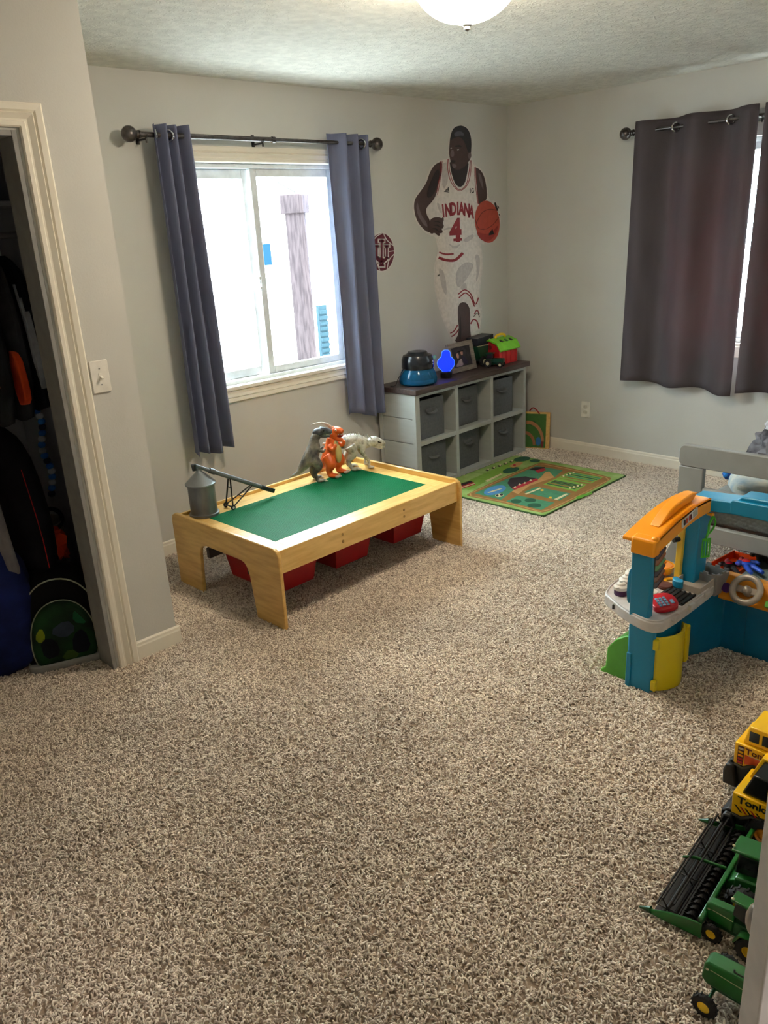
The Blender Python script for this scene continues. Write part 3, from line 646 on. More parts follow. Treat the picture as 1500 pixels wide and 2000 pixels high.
# picture frame
FW = mat('weathered_grey_wood', (140,130,118), .7, rgb2=(112,103,94), scale=12, stretch=(1,1,10), bump=.3)
pf = thing('picture_frame', 'weathered wood picture frame leaning back with a family photo', 'picture frame', (-.762,-.205,ZT), .06)
Mf = T(0,0,.003,rx=-.22)
w_, h_ = .285, .205; e_ = .034
for q in ((-w_/2,w_/2,0,e_),(-w_/2,w_/2,h_-e_,h_),(-w_/2,-w_/2+e_,e_,h_-e_),(w_/2-e_,w_/2,e_,h_-e_)):
    MB().box(q[0],q[1],-.008,.010,q[2],q[3],M=Mf).build('frame_rail', FW, pf, bevel=.002)
ph = MB().box(-w_/2+e_,w_/2-e_,.002,.006,e_,h_-e_,M=Mf).build('photo', mat('photo_backdrop',(58,56,62),.4,rgb2=(34,34,40),scale=22), pf)
def pp(nm, P, c): MB().prism(S(P,1), .0012, .002, 'y', M=Mf).build(nm, flatm('photo_'+nm, c), ph)
pp('figure', [(-.085,.040),(-.060,.060),(-.030,.085),(-.005,.080),(.010,.055),(.0,.038)], (168,150,164)); pp('face', circ(-.040,.112,.014,.019,14), (196,148,132)); pp('face', circ(.010,.128,.014,.018,14), (180,132,118))
pp('figure', [(.0,.045),(.0,.100),(.020,.108),(.045,.090),(.075,.045)], (44,38,66)); pp('shirt', [(-.03,.05),(-.022,.085),(-.002,.09),(.008,.055)], (206,190,190))
MB().box(-.03,.03,0,.004,0,.15,M=T(0,.075,.002,rx=.32)).build('easel_back', BLACK, pf)
# toy tractor (small, dark green) and grain cart, barn
GRN = mat('toy_tractor_green', (30,104,44), .35, coat=.2); GRND = mat('dark_toy_green', (16,62,40), .35); YEL = mat('toy_yellow', (238,190,20), .35); TIRE = mat('tire_rubber', (24,24,26), .75)
CREAM = mat('cream_hub', (206,196,160), .4)
def wheel(nm, par, c, R, w, hub=YEL, hubr=.55, axis='x', sides=(1,-1), treads=14):
    b = MB(); Mx = T(*c) @ (Matrix.Rotation(PI/2,4,'Y') if axis == 'x' else Matrix.Rotation(PI/2,4,'X'))
    b.lathe([(R*.5,-w/2),(R*.86,-w/2),(R*.97,-w*.36),(R,-w*.2),(R,w*.2),(R*.97,w*.36),(R*.86,w/2),(R*.5,w/2),(R*.5,-w/2)], n=28, M=Mx, cap=False)
    for i in range(treads):
        a = 2*PI*i/treads
        for sd in (-1,1):
            b.box(R*.96,R*1.06,-R*.05,R*.05,min(0,sd*w*.46),max(0,sd*w*.46), M=Mx @ Matrix.Rotation(a+sd*.09,4,'Z'))
    o = b.build(nm, TIRE, par)
    h = MB().lathe([(0,-w*.42),(R*hubr*.35,-w*.46),(R*hubr*.8,-w*.34),(R*hubr,-w*.50),(R*hubr,w*.50),(R*hubr*.8,w*.34),(R*hubr*.35,w*.46),(0,w*.42)], n=24, M=Mx)
    h.build('hub', hub, o); return o
tt = thing('toy_tractor', 'tiny dark green toy tractor with cream wheels in front of the barn', 'toy tractor', (-.508,-.268,ZT), -1.25)
# faces local +x
MB().prism(rnd(-.01,.075,.030,.062,.008), -.020, .020, 'y').build('hood', GRND, tt, bevel=.003)
MB().box(-.055,-.008,-.024,.024,.030,.060).box(-.02,.06,-.012,.012,.015,.035).build('chassis', GRND, tt, bevel=.003)
MB().box(-.050,-.004,-.022,.022,.060,.092).build('cab_glass', mat('toy_smoked_glass',(52,42,46),.15), tt, bevel=.004)
MB().box(-.055,.0,-.027,.027,.092,.100).build('cab_roof', GRND, tt, bevel=.003)
for y in (-.034,.034): wheel('rear_wheel', tt, (-.035,y,.028), .028, .016, CREAM, axis='y'); wheel('front_wheel', tt, (.055,y*.85,.019), .019, .012, CREAM, axis='y')
gc = thing('toy_grain_cart', 'dark green toy grain cart with tall black bin behind the picture frame', 'toy cart', (-.50,-.125,ZT), 0)
GC = mat('dark_green_cart', (12,40,34), .35)
MB().prism([(-.075,.150),(.105,.150),(.105,.215),(-.075,.200)], -.05, .06, 'y').build('bin_extension', mat('blue_black_plastic',(16,24,36),.35), gc, bevel=.003)
MB().prism([(-.085,.145),(.05,.145),(.02,.05),(-.045,.05)], -.055, .065, 'y').build('hopper', GRND, gc, bevel=.003)
MB().box(-.045,.075,-.045,.05,.035,.085).build('chassis', GC, gc, bevel=.003)
MB().box(-.09,.055,-.058,-.054,.146,.150).build('trim_line', CREAM, gc)
MB().cyl((.058,-.0505,.178),(.058,-.052,.178),.010,n=16).build('emblem', CREAM, gc)
for x in (-.03,.045): wheel('wheel', gc, (x,-.065,.036), .036, .020, CREAM, axis='y'); wheel('wheel', gc, (x,.058,.036), .036, .020, CREAM, axis='y')
bn = thing('toy_barn', 'red toy barn with lime green roof and yellow handle', 'toy barn', (-.345,-.185,ZT), .06)
RED = mat('toy_red', (186,26,28), .4); LIME = mat('toy_lime', (120,196,44), .4)
bp = [(-.085,0),(.085,0),(.085,.110),(.058,.145),(.0,.165),(-.058,.145),(-.085,.110)]
bb = MB().prism(bp, -.115, .115, 'x'); bb.build('barn_body', RED, bn, bevel=.003)
for x in (-.085,-.030,.030,.085): MB().box(x-.004,x+.004,-.0885,-.085,.008,.10).build('wall_rib', RED, bn)
MB().cyl((-.1165,0,.125),(-.115,0,.125),.018,n=20).build('loft_window', mat('deep_red',(110,10,14),.5), bn)
rp_ = [(-.100,.098),(-.066,.148),(.0,.173),(.066,.148),(.100,.098),(.104,.108),(.070,.160),(.0,.186),(-.070,.160),(-.104,.108)]
rf = MB().prism(rp_, -.130, .130, 'x').build('roof', LIME, bn, bevel=.0015)
for x, c_ in ((-.055,BLACK),(.005,GRN),(.062,BLACK)):
    MB().prism(S([(-.012,-.016),(.012,-.016),(.008,0),(.013,.012),(-.004,.018),(-.012,.004)],1), 0, .004, 'z', M=T(x,-.058,.166,rx=.42)).build('animal_cutout', c_, rf)
MB().tube(arcpts([(-.060,-.010,.183),(-.050,-.012,.200),(0,-.012,.207),(.050,-.012,.200),(.060,-.010,.183)]), .009, 10).build('handle', YEL, bn)

# things in the corner right of the shelf
pz = thing('wooden_track_board', 'wooden board printed with green countryside track, leaning in the corner', 'toy board', (-.085,-.362,0))
Mz = T(0,0,.002,ry=-.0,rz=-.30)
MB().prism(rnd(-.105,.105,0,.285,.008,3), -.014, .014, 'y', M=T(-.01,.02,0,rx=-.09,rz=-1.18)).build('board', MAPLE, pz, bevel=.002)
Mb = T(-.01,.02,0,rx=-.09,rz=-1.18)
pr_ = MB().prism([(-.098,.012),(.078,.012),(.078,.272),(-.098,.272)], -.0152, -.014, 'y', M=Mb).build('printed_face', flatm('printed_green',(62,112,46)), pz)
def arcband(cx, cz, R, w, a0, a1, n=18):
    o_ = [(cx+(R+w/2)*math.cos(a0+(a1-a0)*i/n), cz+(R+w/2)*1.25*math.sin(a0+(a1-a0)*i/n)) for i in range(n+1)]
    i_ = [(cx+(R-w/2)*math.cos(a0+(a1-a0)*i/n), cz+(R-w/2)*1.25*math.sin(a0+(a1-a0)*i/n)) for i in range(n+1)]
    return o_+i_[::-1]
MB().prism(arcband(-.060,.06,.115,.022,0,1.7), -.0160, -.0152, 'y', M=Mb).build('track', flatm('printed_tan',(176,120,76)), pr_)
MB().prism(arcband(-.085,.03,.075,.020,0,1.7), -.0160, -.0152, 'y', M=Mb).build('track', flatm('printed_tan2',(166,108,70)), pr_)
MB().prism(circ(.022,.060,.020,.034,16), -.0158, -.0152, 'y', M=Mb).build('pond', flatm('printed_blue',(40,110,170)), pr_)
MB().prism(circ(.052,.050,.011,.038,14), -.0158, -.0152, 'y', M=Mb).build('barn_print', flatm('printed_brownred',(128,44,40)), pr_)
MB().prism(circ(-.030,.20,.03,.02,14), -.0158, -.0152, 'y', M=Mb).build('tree_print', flatm('printed_dkgreen',(24,84,30)), pr_)
MB().tube(arcpts([(-.02,-.02,.28),(-.03,.0,.31),(-.035,.03,.325),(-.035,.06,.30)]), .005, 8).build('rope_handle', mat('red_cord',(150,30,30),.6), pz)
pk = thing('pink_toy', 'pink plush toy standing in the corner beside the shelf', 'toy', (-.100,-.195,0))
PINK = mat('pink_plush', (214,110,122), .9, rgb2=(190,80,96), scale=40, bump=.5)
MB().ell((0,0,.10),(.038,.034,.10),16).ell((.0,-.01,.22),(.032,.030,.07),16).ell((0,0,.31),(.030,.028,.045),16).build('body', PINK, pk)
MB().ell((-.005,-.015,.375),(.018,.015,.04),12).build('hat', mat('white_fluff',(206,196,196),.9), pk)
MB().box(-.045,.05,-.07,.05,0,.018,M=T(rz=.3)).build('base', VINYL, pk, bevel=.004)

# ================================================================ FARM RUG
RUGB = mat('rug_pale_green', (160,184,110), .95, rgb2=(120,156,70), scale=9, bump=.4, bscale=600)
a_r = math.radians(1.6)
rug = thing('farm_rug', 'green farm play rug printed with brown roads and red barn', 'rug', (-1.345,-1.297,0), a_r)
MB().prism(rnd(0,1.0,0,.915,.025), 0.004, .014, 'z').build('rug_base', mat('rug_dark_edge',(52,84,40),.95), rug, bevel=.003)
MB().prism(rnd(.008,.992,.008,.907,.022), .014, .0148, 'z').build('rug_border', RUGB, rug)
def rugp(name, P, mt, k, zo=(870,870), sc=3.947):
    Q = [on(zo[0]+a/sc, zo[1]+b/sc, 2, .016) for a, b in P]; c_, s_ = math.cos(-a_r), math.sin(-a_r)
    L_ = [((q[0]+1.345)*c_-(q[1]+1.297)*s_, (q[0]+1.345)*s_+(q[1]+1.297)*c_) for q in Q]
    return MB().prism(L_, .0144+.0004*k, .0148+.0004*k, 'z').build(name, mt, rug, flat=True)
ROAD = flatm('rug_brown', (150,106,52), .95); TEAL = flatm('rug_teal', (70,134,98), .95); LG = flatm('rug_light_green', (128,168,62), .95); RR = flatm('rug_red', (176,34,48), .95)
RDK = flatm('rug_dark', (44,30,34), .95); DGR = flatm('rug_dark_green', (30,84,58), .95); CRM = flatm('rug_cream', (220,206,160), .95); TANR = flatm('rug_tan', (196,146,88), .95); BLR = flatm('rug_blue', (74,134,186), .95)
rugp('meadow', [(110,300),(560,100),(640,108),(180,345)], LG, 1)
rugp('road_loop', S([(165,372),(430,252),(715,132),(760,132),(1010,182),(1262,240),(1285,262),(1030,395),(800,505),(730,520),(440,440),(170,390)],1), ROAD, 1)
rugp('field', [(225,368),(700,158),(905,190),(840,245),(510,355),(430,418)], TEAL, 2); rugp('field', [(955,202),(1215,245),(1120,292),(862,248)], LG, 2)
rugp('field', [(752,300),(862,250),(1090,300),(1005,355)], LG, 2); rugp('field', [(600,360),(700,318),(968,370),(880,425)], TEAL, 2); rugp('field', [(468,430),(560,385),(840,440),(740,497)], TEAL, 2)
for P in ([(165,372),(430,252),(715,132),(760,132),(1010,182),(1262,240),(1285,262),(1030,395),(800,505),(730,520),(440,440),(170,390)],): 
    c0 = (720,325); Pm = [((a-c0[0])*.965+c0[0],(b-c0[1])*.955+c0[1]) for a,b in P]; Pi = [((a-c0[0])*.945+c0[0],(b-c0[1])*.93+c0[1]) for a,b in P]
    for i in range(len(Pm)):
        j = (i+1)%len(Pm); rugp('road_line', [Pm[i],Pm[j],Pi[j],Pi[i]], TANR, 2)
rugp('barn_yard', [(510,355),(560,375),(650,310),(840,245),(800,200),(770,205),(730,250)], TANR, 3)
rugp('barn_wall', [(508,330),(700,252),(716,266),(536,342)], RR, 4); rugp('barn_roof', [(478,290),(500,252),(620,238),(650,248),(700,252),(508,330)], RDK, 4)
rugp('barn_wall', [(690,190),(760,175),(780,190),(715,212)], RR, 4); rugp('barn_roof', [(640,188),(690,168),(770,166),(760,176),(690,192)], RDK, 4)
for x,y in ((535,320),(570,300),(610,288),(655,268)): rugp('barn_window', [(x-10,y+4),(x+2,y-6),(x+14,y),(x,y+9)], CRM, 5)
rugp('pond', circ(382,345,88,32,28,-.25), BLR, 3); rugp('pond_ripple', circ(382,348,60,5,20,-.3), CRM, 4)
rugp('cow', circ(415,384,32,13,14,-.1), CRM, 4); rugp('cow_patch', circ(400,386,10,8,10), RDK, 5); rugp('cow_patch', circ(432,380,12,8,10), RDK, 5)
for i in range(5): rugp('crop_row', [(780+i*14,296-i*6),(1000+i*14,338-i*6),(1006+i*14,333-i*6),(788+i*14,291-i*6)], (DGR,ROAD,DGR,RDK,DGR)[i], 3)
for i in range(4): rugp('crop_row', [(890+i*22,240-i*9),(1120+i*22,284-i*9),(1130+i*22,278-i*9),(900+i*22,234-i*9)], (ROAD,TEAL,DGR,TEAL)[i], 3)
for i in range(4): rugp('crop_bush', circ(960+i*30,328-i*8,9,7,10), CRM, 4); rugp('crop_bush', circ(910+i*26,236-i*9,8,6,10), CRM, 4)
for i,(x,y,a,b) in enumerate(((545,430,42,16),(655,422,45,15),(685,462,55,17))): rugp('tree', circ(x,y,a,b,18), DGR, 3)
rugp('fence_rows', [(610,372),(730,325),(738,332),(622,378)], CRM, 3); rugp('fence_rows', [(835,415),(930,370),(950,374),(860,420)], CRM, 3)
rugp('hay', circ(745,345,14,7,10), YEL, 4); rugp('hay', circ(810,402,14,7,10), YEL, 4)
rugp('shrub', circ(590,105,66,18,20,-.12), DGR, 3); rugp('shrub', circ(505,190,66,20,20,-.2), DGR, 3); rugp('shrub', circ(690,118,40,12,16), DGR, 3)
rugp('cottage', [(490,158),(560,125),(600,130),(570,160),(520,172)], TANR, 4); rugp('cottage_door', circ(532,152,12,7,10), RR, 5)
for i in range(5): rugp('cow', [(305+i*46,190-i*16),(330+i*46,180-i*16),(345+i*46,186-i*16),(322+i*46,198-i*16)], RDK, 4); rugp('cow_patch', circ(330+i*46,184-i*16,8,5,8), CRM, 5)
rugp('shed', [(85,325),(215,280),(232,300),(95,345)], RR, 3); rugp('shed_roof', [(85,305),(190,272),(212,282),(85,326)], RDK, 4); rugp('shed_trim', [(90,333),(225,290),(228,294),(92,338)], CRM, 4)
rugp('tracks', [(305,272),(425,216),(440,220),(325,280)], CRM, 3)
rugp('lawn_patch', [(1000,405),(1020,388),(1135,360),(1130,372),(1030,412)], flatm('rug_bright_green',(96,160,44),.95), 3)
# ================================================================ PLAY TABLE
ta = math.radians(1.6)
tb = thing('play_table', 'low maple wooden train table with green play surface under the window', 'play table', (-2.610,-.800,0), ta)
hx, HT = .625, .385
def endp(x0, x1):
    P = [(-.425,0),(-.428,.345),(-.418,.372),(-.392,HT),(.392,HT),(.418,.372),(.428,.345),(.430,0),(.222,0),(.206,.205),(.196,.240),(.170,.262),(.140,.268),(-.140,.268),(-.165,.262),(-.186,.240),(-.198,.205),(-.222,0)]
    return MB().prism(P, x0, x1, 'x').build('end_panel', [MAPLEX], tb, bevel=.004)
endp(-hx,-hx+.020); endp(hx-.020,hx)
for s_ in (-1,1):
    y0_ = s_*.410; a = MB().box(-hx+.020,hx-.020,min(y0_,y0_-s_*.016),max(y0_,y0_-s_*.016),.262,.372).build('side_rail', MAPLE, tb, bevel=.003)
    for x in (-.232,.187):
        for z in (.300,.334): MB().lathe([(0,0),(.007,0),(.0065,.002),(.0035,.003),(0,.002)], n=16, M=T(x,s_*.410,z,rx=PI/2 if s_ < 0 else -PI/2)).build('bolt_cap', mat('brass_bolt',(176,140,80),.35,metal=.7) if 'BRB' not in globals() else BRB, a)
tp = MB(); 
IX, IY = .515, .268
for q in ((-hx+.02,-IX,-.394,.394),(IX,hx-.02,-.394,.394),(-IX,IX,-.394,-IY),(-IX,IX,IY,.394)): tp.box(q[0],q[1],q[2],q[3],.340,.356)
tp.build('table_top', MAPLE, tb, bevel=.0015)
gs = MB().box(-IX,IX,-IY,IY,.340,.3555).build('play_surface', GREEN, tb, bevel=.001)
st = MB(); nx, ny = 128, 66
for i in range(nx):
    for j in range(ny):
        x = -IX+.004+i*(2*IX-.008)/(nx-1); y = -IY+.004+j*(2*IY-.008)/(ny-1)
        r, z0_, z1_ = .0024, .3555, .3572
        st.add([(x-r,y-r,z0_),(x+r,y-r,z0_),(x+r,y+r,z0_),(x-r,y+r,z0_),(x-r,y-r,z1_),(x+r,y-r,z1_),(x+r,y+r,z1_),(x-r,y+r,z1_)], [(4,5,6,7),(0,1,5,4),(1,2,6,5),(2,3,7,6),(3,0,4,7)])
so2 = st.build('studs', GREEN, tb, flat=True); so2['kind'] = 'stuff'
for y in (-.165,.165): MB().box(-hx+.021,hx-.021,y-.012,y+.012,.195,.245).build('bin_runner', mat('dark_runner',(66,58,56),.6) if y < 0 else bpy.data.materials['dark_runner'], tb, bevel=.002)
for i,(x0,x1) in enumerate(((-.505,-.235),(-.135,.135),(.285,.555))):
    xc = (x0+x1)/2; t = thing('red_bin', ('red plastic bin nearest the silo end under the play table','red plastic bin in the middle under the play table','red plastic bin at the far end under the play table')[i], 'storage bin', tb.matrix_world @ Vector((0,0,0)) , 0, 'red bins under the play table')
    t.location = (-2.610+xc*math.cos(ta), -.800-.02+xc*math.sin(ta), .062); t.rotation_euler = (0,0,ta)
    b = MB(); w, d, h = (x1-x0)/2-.01, .21, .128
    o = [(-w,-d),(w,-d),(w,d),(-w,d)]; k = .88
    lo = [(a*k,c_*k,0) for a,c_ in o]; hi = [(a,c_,h) for a,c_ in o]; th = .006
    lo2 = [(a*(k-.03),c_*(k-.03),.006) for a,c_ in o]; hi2 = [(a*.965,c_*.975,h) for a,c_ in o]
    b.add(lo+hi+lo2+hi2, [(3,2,1,0),(8,9,10,11)]+[(i_,(i_+1)%4,4+(i_+1)%4,4+i_) for i_ in range(4)]+[(8+(i_+1)%4,8+i_,12+i_,12+(i_+1)%4) for i_ in range(4)]+[(4+i_,4+(i_+1)%4,12+(i_+1)%4,12+i_) for i_ in range(4)])
    b.build('tub', REDP, t, bevel=.004)
    r_ = MB()
    for q in ((-w-.012,w+.012,-d-.012,-d),(-w-.012,w+.012,d,d+.012),(-w-.012,-w,-d,d),(w,w+.012,-d,d)): r_.box(q[0],q[1],q[2],q[3],h-.008,h+.004)
    r_.build('rim', REDP, t, bevel=.002)
def tw(x, y, z=.357):
    c_, s_ = math.cos(ta), math.sin(ta); return (-2.610+x*c_-y*s_, -.800+x*s_+y*c_, z)
# silo
si = thing('toy_silo', 'grey metal toy grain silo with cone roof on the play table corner', 'toy silo', (-3.115,-.490,.357))
pr = [(0,0),(.074,0),(.075,.012),(.068,.014)]; 
for i in range(14): z = .016+i*.0105; pr += [(.0672,z),(.0660,z+.005)]
pr += [(.067,.166),(0,.166)]
MB().lathe(pr, n=40).build('silo_wall', GALV, si)
pr = [(.076,.160),(.077,.166)]
for i in range(7): a = i/7; pr += [(.076*(1-a)+.012*a, .168+.062*a), (.076*(1-a)+.012*a-.004, .170+.062*a)]
pr += [(.012,.232),(.012,.240),(0,.240)]
rf2 = MB().lathe(pr, n=40); rf2.build('cone_roof', mat('galvanized_roof',(134,137,139),.35,metal=.6), si)
# auger
au = thing('toy_auger', 'grey and black toy grain auger leaning from the silo top', 'toy auger', (-2.985,-.520,.357), -.03)
A0 = Vector((-.155,.02,.262)); A1 = Vector((.245,-.02,.040))
dA = (A1-A0).normalized()
MB().tube([A0, A0+dA*.10], .0095, 12).tube([A0+dA*.10, A0+dA*.40], .0115, 12).build('auger_tube', mat('slate_grey_plastic',(92,98,102),.35), au)
MB().tube([A0+dA*.085, A0+dA*.115], .0145, 14).build('tube_collar', GALV, au)
MB().tube([A0-dA*.004+Vector((0,0,.004)), A0+Vector((-.002,0,-.026))], [.013,.011], 12).tube([A0+dA*.395, A1+dA*.012], [.013,.011], 12).box(-.012,.012,-.012,.012,-.01,.012,M=T(*(A1+dA*.005),ry=.5)).build('hopper_and_spout', BLACK, au)
f = MB(); top = A0+dA*.20; rear = A0+dA*.335
for y in (-.034,.034):
    f.tube([top+Vector((0,y*.25,-.008)), (.0,y,.014)], .0042, 8); f.tube([rear+Vector((0,y*.2,-.008)), (.0,y,.014)], .0036, 8)
f.tube([(.0,-.036,.014),(.0,.036,.014)], .004, 8).tube([top+Vector((-.004,-.020,-.055)), top+Vector((-.004,.020,-.055))], .003, 6)
mid = (rear+Vector((0,0,.014)))/2; f.tube([(.075,-.022,.050),(.075,.022,.050)], .003, 6)
f.build('leg_frame', BLACK, au)
for y in (-.036,.036): wheel('wheel', au, (.0,y,.0135), .013, .009, VINYL, axis='y', treads=8)

# ================================================================ DINOSAURS (one fused skin each)
TREX = mat('trex_skin', (132,124,112), .5, rgb2=(58,56,58), scale=17, bump=.6, bscale=160, lo=.38, hi=.6)
TREXH = mat('trex_head', (96,100,106), .45, rgb2=(38,40,48), scale=26, bump=.5, bscale=180)
ORG = mat('orange_dino_skin', (226,102,32), .42, rgb2=(206,84,22), scale=14, bump=.3, bscale=200)
TANB = mat('tan_belly', (202,178,112), .5); CLAW = mat('pale_claw', (196,184,168), .4); WHD = mat('white_dino_skin', (196,192,180), .5, rgb2=(120,116,108), scale=38, bump=.9, bscale=150, lo=.3, hi=.55)
REDM = mat('dino_mouth_red', (150,30,24), .4); TEETH = mat('dino_teeth', (232,228,212), .35); EYEB = mat('dark_eye', (14,14,16), .2)
def limb(b, P, R, n=12): b.tube(arcpts([tuple(p)+(r,) for p, r in zip(P,R)], 4) and [q[:3] for q in arcpts([tuple(p)+(r,) for p, r in zip(P,R)], 4)], [q[3] for q in arcpts([tuple(p)+(r,) for p, r in zip(P,R)], 4)], n)
# grey t-rex, upright, facing local +x
dz = .357
t1_ = thing('toy_dinosaur', 'grey striped toy t-rex standing upright, nearest the silo', 'toy dinosaur', (-2.405,-.510,dz), -.42)
b = MB()
limb(b, [(-.145,.0,.045),(-.10,0,.060),(-.055,0,.105),(-.015,0,.150),(.005,0,.195),(.010,0,.235),(.030,0,.262)], [.006,.014,.030,.042,.036,.026,.027])
for y in (-.034,.034):
    limb(b, [(-.015,y*.8,.135),(.012,y*1.1,.095),(-.012,y*1.15,.055),(.0,y*1.15,.018)], [.032,.026,.014,.012]); b.ell((.018,y*1.15,.010),(.030,.019,.010),12)
    limb(b, [(.015,y*.7,.190),(.045,y*.9,.170),(.062,y*.7,.182)], [.013,.009,.006])
b.build('body', TREX, t1_, voxel=.0042, smooth=3)
b = MB().ell((.035,0,.272),(.034,.026,.026),14); limb(b, [(.045,0,.280),(.080,0,.274),(.112,0,.266)], [.024,.020,.013]); limb(b, [(.040,0,.258),(.072,0,.247),(.100,0,.244)], [.015,.011,.008])
hd = b.build('head', TREXH, t1_, voxel=.0035, smooth=2)
for i in range(6): 
    for y in (-.010,.010): MB().cyl((.068+i*.008,y,.261),(.069+i*.008,y,.252),.0022,.0004,n=6).build('tooth', TEETH, hd)
for y in (-.021,.021): MB().ell((.060,y,.283),(.005,.004,.005),10).build('eye', EYEB, hd)
for y in (-.034,.034):
    for k in (-.010,0,.010): MB().cyl((.040,y*1.15+k,.007),(.056,y*1.15+k*1.4,.004),.005,.001,n=8).build('claw', CLAW, t1_)
# orange horned dino, faces the room
t2_ = thing('toy_dinosaur', 'orange toy dinosaur with open mouth and long white horn', 'toy dinosaur', (-2.270,-.505,dz), -1.25)
b = MB()
limb(b, [(-.13,.02,.030),(-.09,.01,.040),(-.045,0,.075),(-.012,0,.110),(.0,0,.150),(.0,0,.190),(.006,0,.222)], [.006,.016,.036,.052,.047,.032,.026])
for y in (-.040,.040):
    limb(b, [(-.010,y*.9,.115),(.018,y*1.25,.078),(.004,y*1.25,.045),(.006,y*1.2,.018)], [.037,.031,.021,.017]); b.ell((.026,y*1.2,.012),(.036,.024,.013),12)
    limb(b, [(.008,y*.95,.180),(.042,y*1.25,.165),(.058,y*1.1,.195)], [.016,.012,.009])
b.build('body', ORG, t2_, voxel=.0042, smooth=3)
b = MB().ell((.042,0,.128),(.016,.028,.055),16); b.ell((.028,0,.178),(.014,.020,.030),14); b.build('belly_plate', TANB, t2_, voxel=.004, smooth=2)
b = MB().ell((.020,0,.245),(.036,.030,.028),16); limb(b, [(.030,0,.262),(.060,0,.262),(.082,0,.256)], [.024,.020,.012]); limb(b, [(.020,0,.228),(.056,0,.212),(.078,0,.210)], [.017,.014,.009])
for y in (-.022,.022): b.ell((.005,y*1.4,.265),(.020,.008,.014),10)
hd = b.build('head', ORG, t2_, voxel=.0035, smooth=2)
MB().ell((.056,0,.235),(.026,.013,.012),12).build('open_mouth', REDM, hd)
for i in range(4):
    for y in (-.011,.011): MB().cyl((.050+i*.009,y,.246),(.051+i*.009,y,.238),.0025,.0004,n=6).build('tooth', TEETH, hd)
for y in (-.023,.023): MB().ell((.050,y,.270),(.007,.004,.007),10).build('eye', TEETH, hd); MB().ell((.052,y*1.12,.270),(.003,.003,.004),8).build('pupil', EYEB, hd)
MB().tube(arcpts([(.010,.0,.272),(-.006,-.018,.298),(-.034,-.055,.314),(-.062,-.092,.310)],4), [.010-.0007*i for i in range(13)], 12).build('horn', CLAW, hd)
MB().tube(arcpts([(-.004,-.028,.252),(-.014,-.050,.254),(-.020,-.072,.250)],4), [.009-.0009*i for i in range(9)], 10).build('ear_spike', mat('pale_orange',(238,178,130),.4), hd)
for y in (-.040,.040):
    for k in (-.014,0,.014): MB().ell((.060,y*1.2+k,.010),(.013,.0065,.008),10).build('claw', CLAW, t2_)
    MB().cyl((.004,y*1.15,.112),(.004,y*1.35,.112),.014,n=16).build('hip_joint', ORG, t2_)
# white horned dino, leaning forward
t3_ = thing('toy_dinosaur', 'pale grey spiny toy dinosaur leaning towards the shelf', 'toy dinosaur', (-2.100,-.520,dz), -.48)
b = MB()
limb(b, [(-.190,.03,.165),(-.135,.02,.160),(-.085,.0,.165),(-.030,0,.165),(.025,0,.155),(.062,0,.142),(.085,0,.140)], [.006,.018,.036,.047,.041,.028,.024])
for y in (-.036,.036):
    limb(b, [(-.045,y,.150),(-.030,y*1.2,.105),(-.060,y*1.2,.062),(-.044,y*1.2,.020)], [.036,.027,.015,.011]); b.ell((-.022,y*1.2,.010),(.032,.020,.010),12)
    limb(b, [(.035,y*.8,.135),(.030,y*1.1,.095),(.060,y*1.05,.050),(.058,y*1.05,.016)], [.018,.013,.009,.009]); b.ell((.072,y*1.05,.008),(.024,.015,.008),10)
b.build('body', WHD, t3_, voxel=.0042, smooth=2)
b = MB().ell((.105,0,.150),(.040,.031,.030),14); limb(b, [(.110,0,.152),(.150,0,.136),(.172,0,.124)], [.027,.021,.013]); limb(b, [(.108,0,.130),(.140,0,.112),(.162,0,.106)], [.017,.012,.008])
hd = b.build('head', WHD, t3_, voxel=.0035, smooth=1)
for y in (-.024,.024): MB().box(-.016,.016,-.003,.003,-.004,.004,M=T(.132,y*.92,.146,ry=.45)).build('eye_stripe', EYEB, hd)
for i in range(5):
    for y in (-.009,.009): MB().cyl((.130+i*.009,y,.120-i*.001),(.133+i*.009,y,.106-i*.001),.0028,.0004,n=6).build('tooth', TEETH, hd)
for i in range(22):
    x = -.12+i*.0115; z = .165+.048*math.exp(-((x+.02)/.10)**2)-(.0 if x < .03 else (x-.03)*.25); y = random.uniform(-.012,.012)
    MB().cyl((x,y,z-.012),(x-.008,y*1.5,z+.014),.0038,.0004,n=6).build('spine', WHD, t3_)
for i in range(6): a = -.9+i*.36; MB().cyl((.090,.022*math.sin(a),.165+.010*math.cos(a)),(.074,.036*math.sin(a),.186+.012*math.cos(a)),.0035,.0005,n=6).build('head_spine', WHD, hd)
for y in (-.036,.036):
    for k in (-.009,0,.009): MB().cyl((.0,y*1.2+k,.008),(.016,y*1.2+k*1.4,.004),.005,.001,n=8).build('claw', CLAW, t3_)

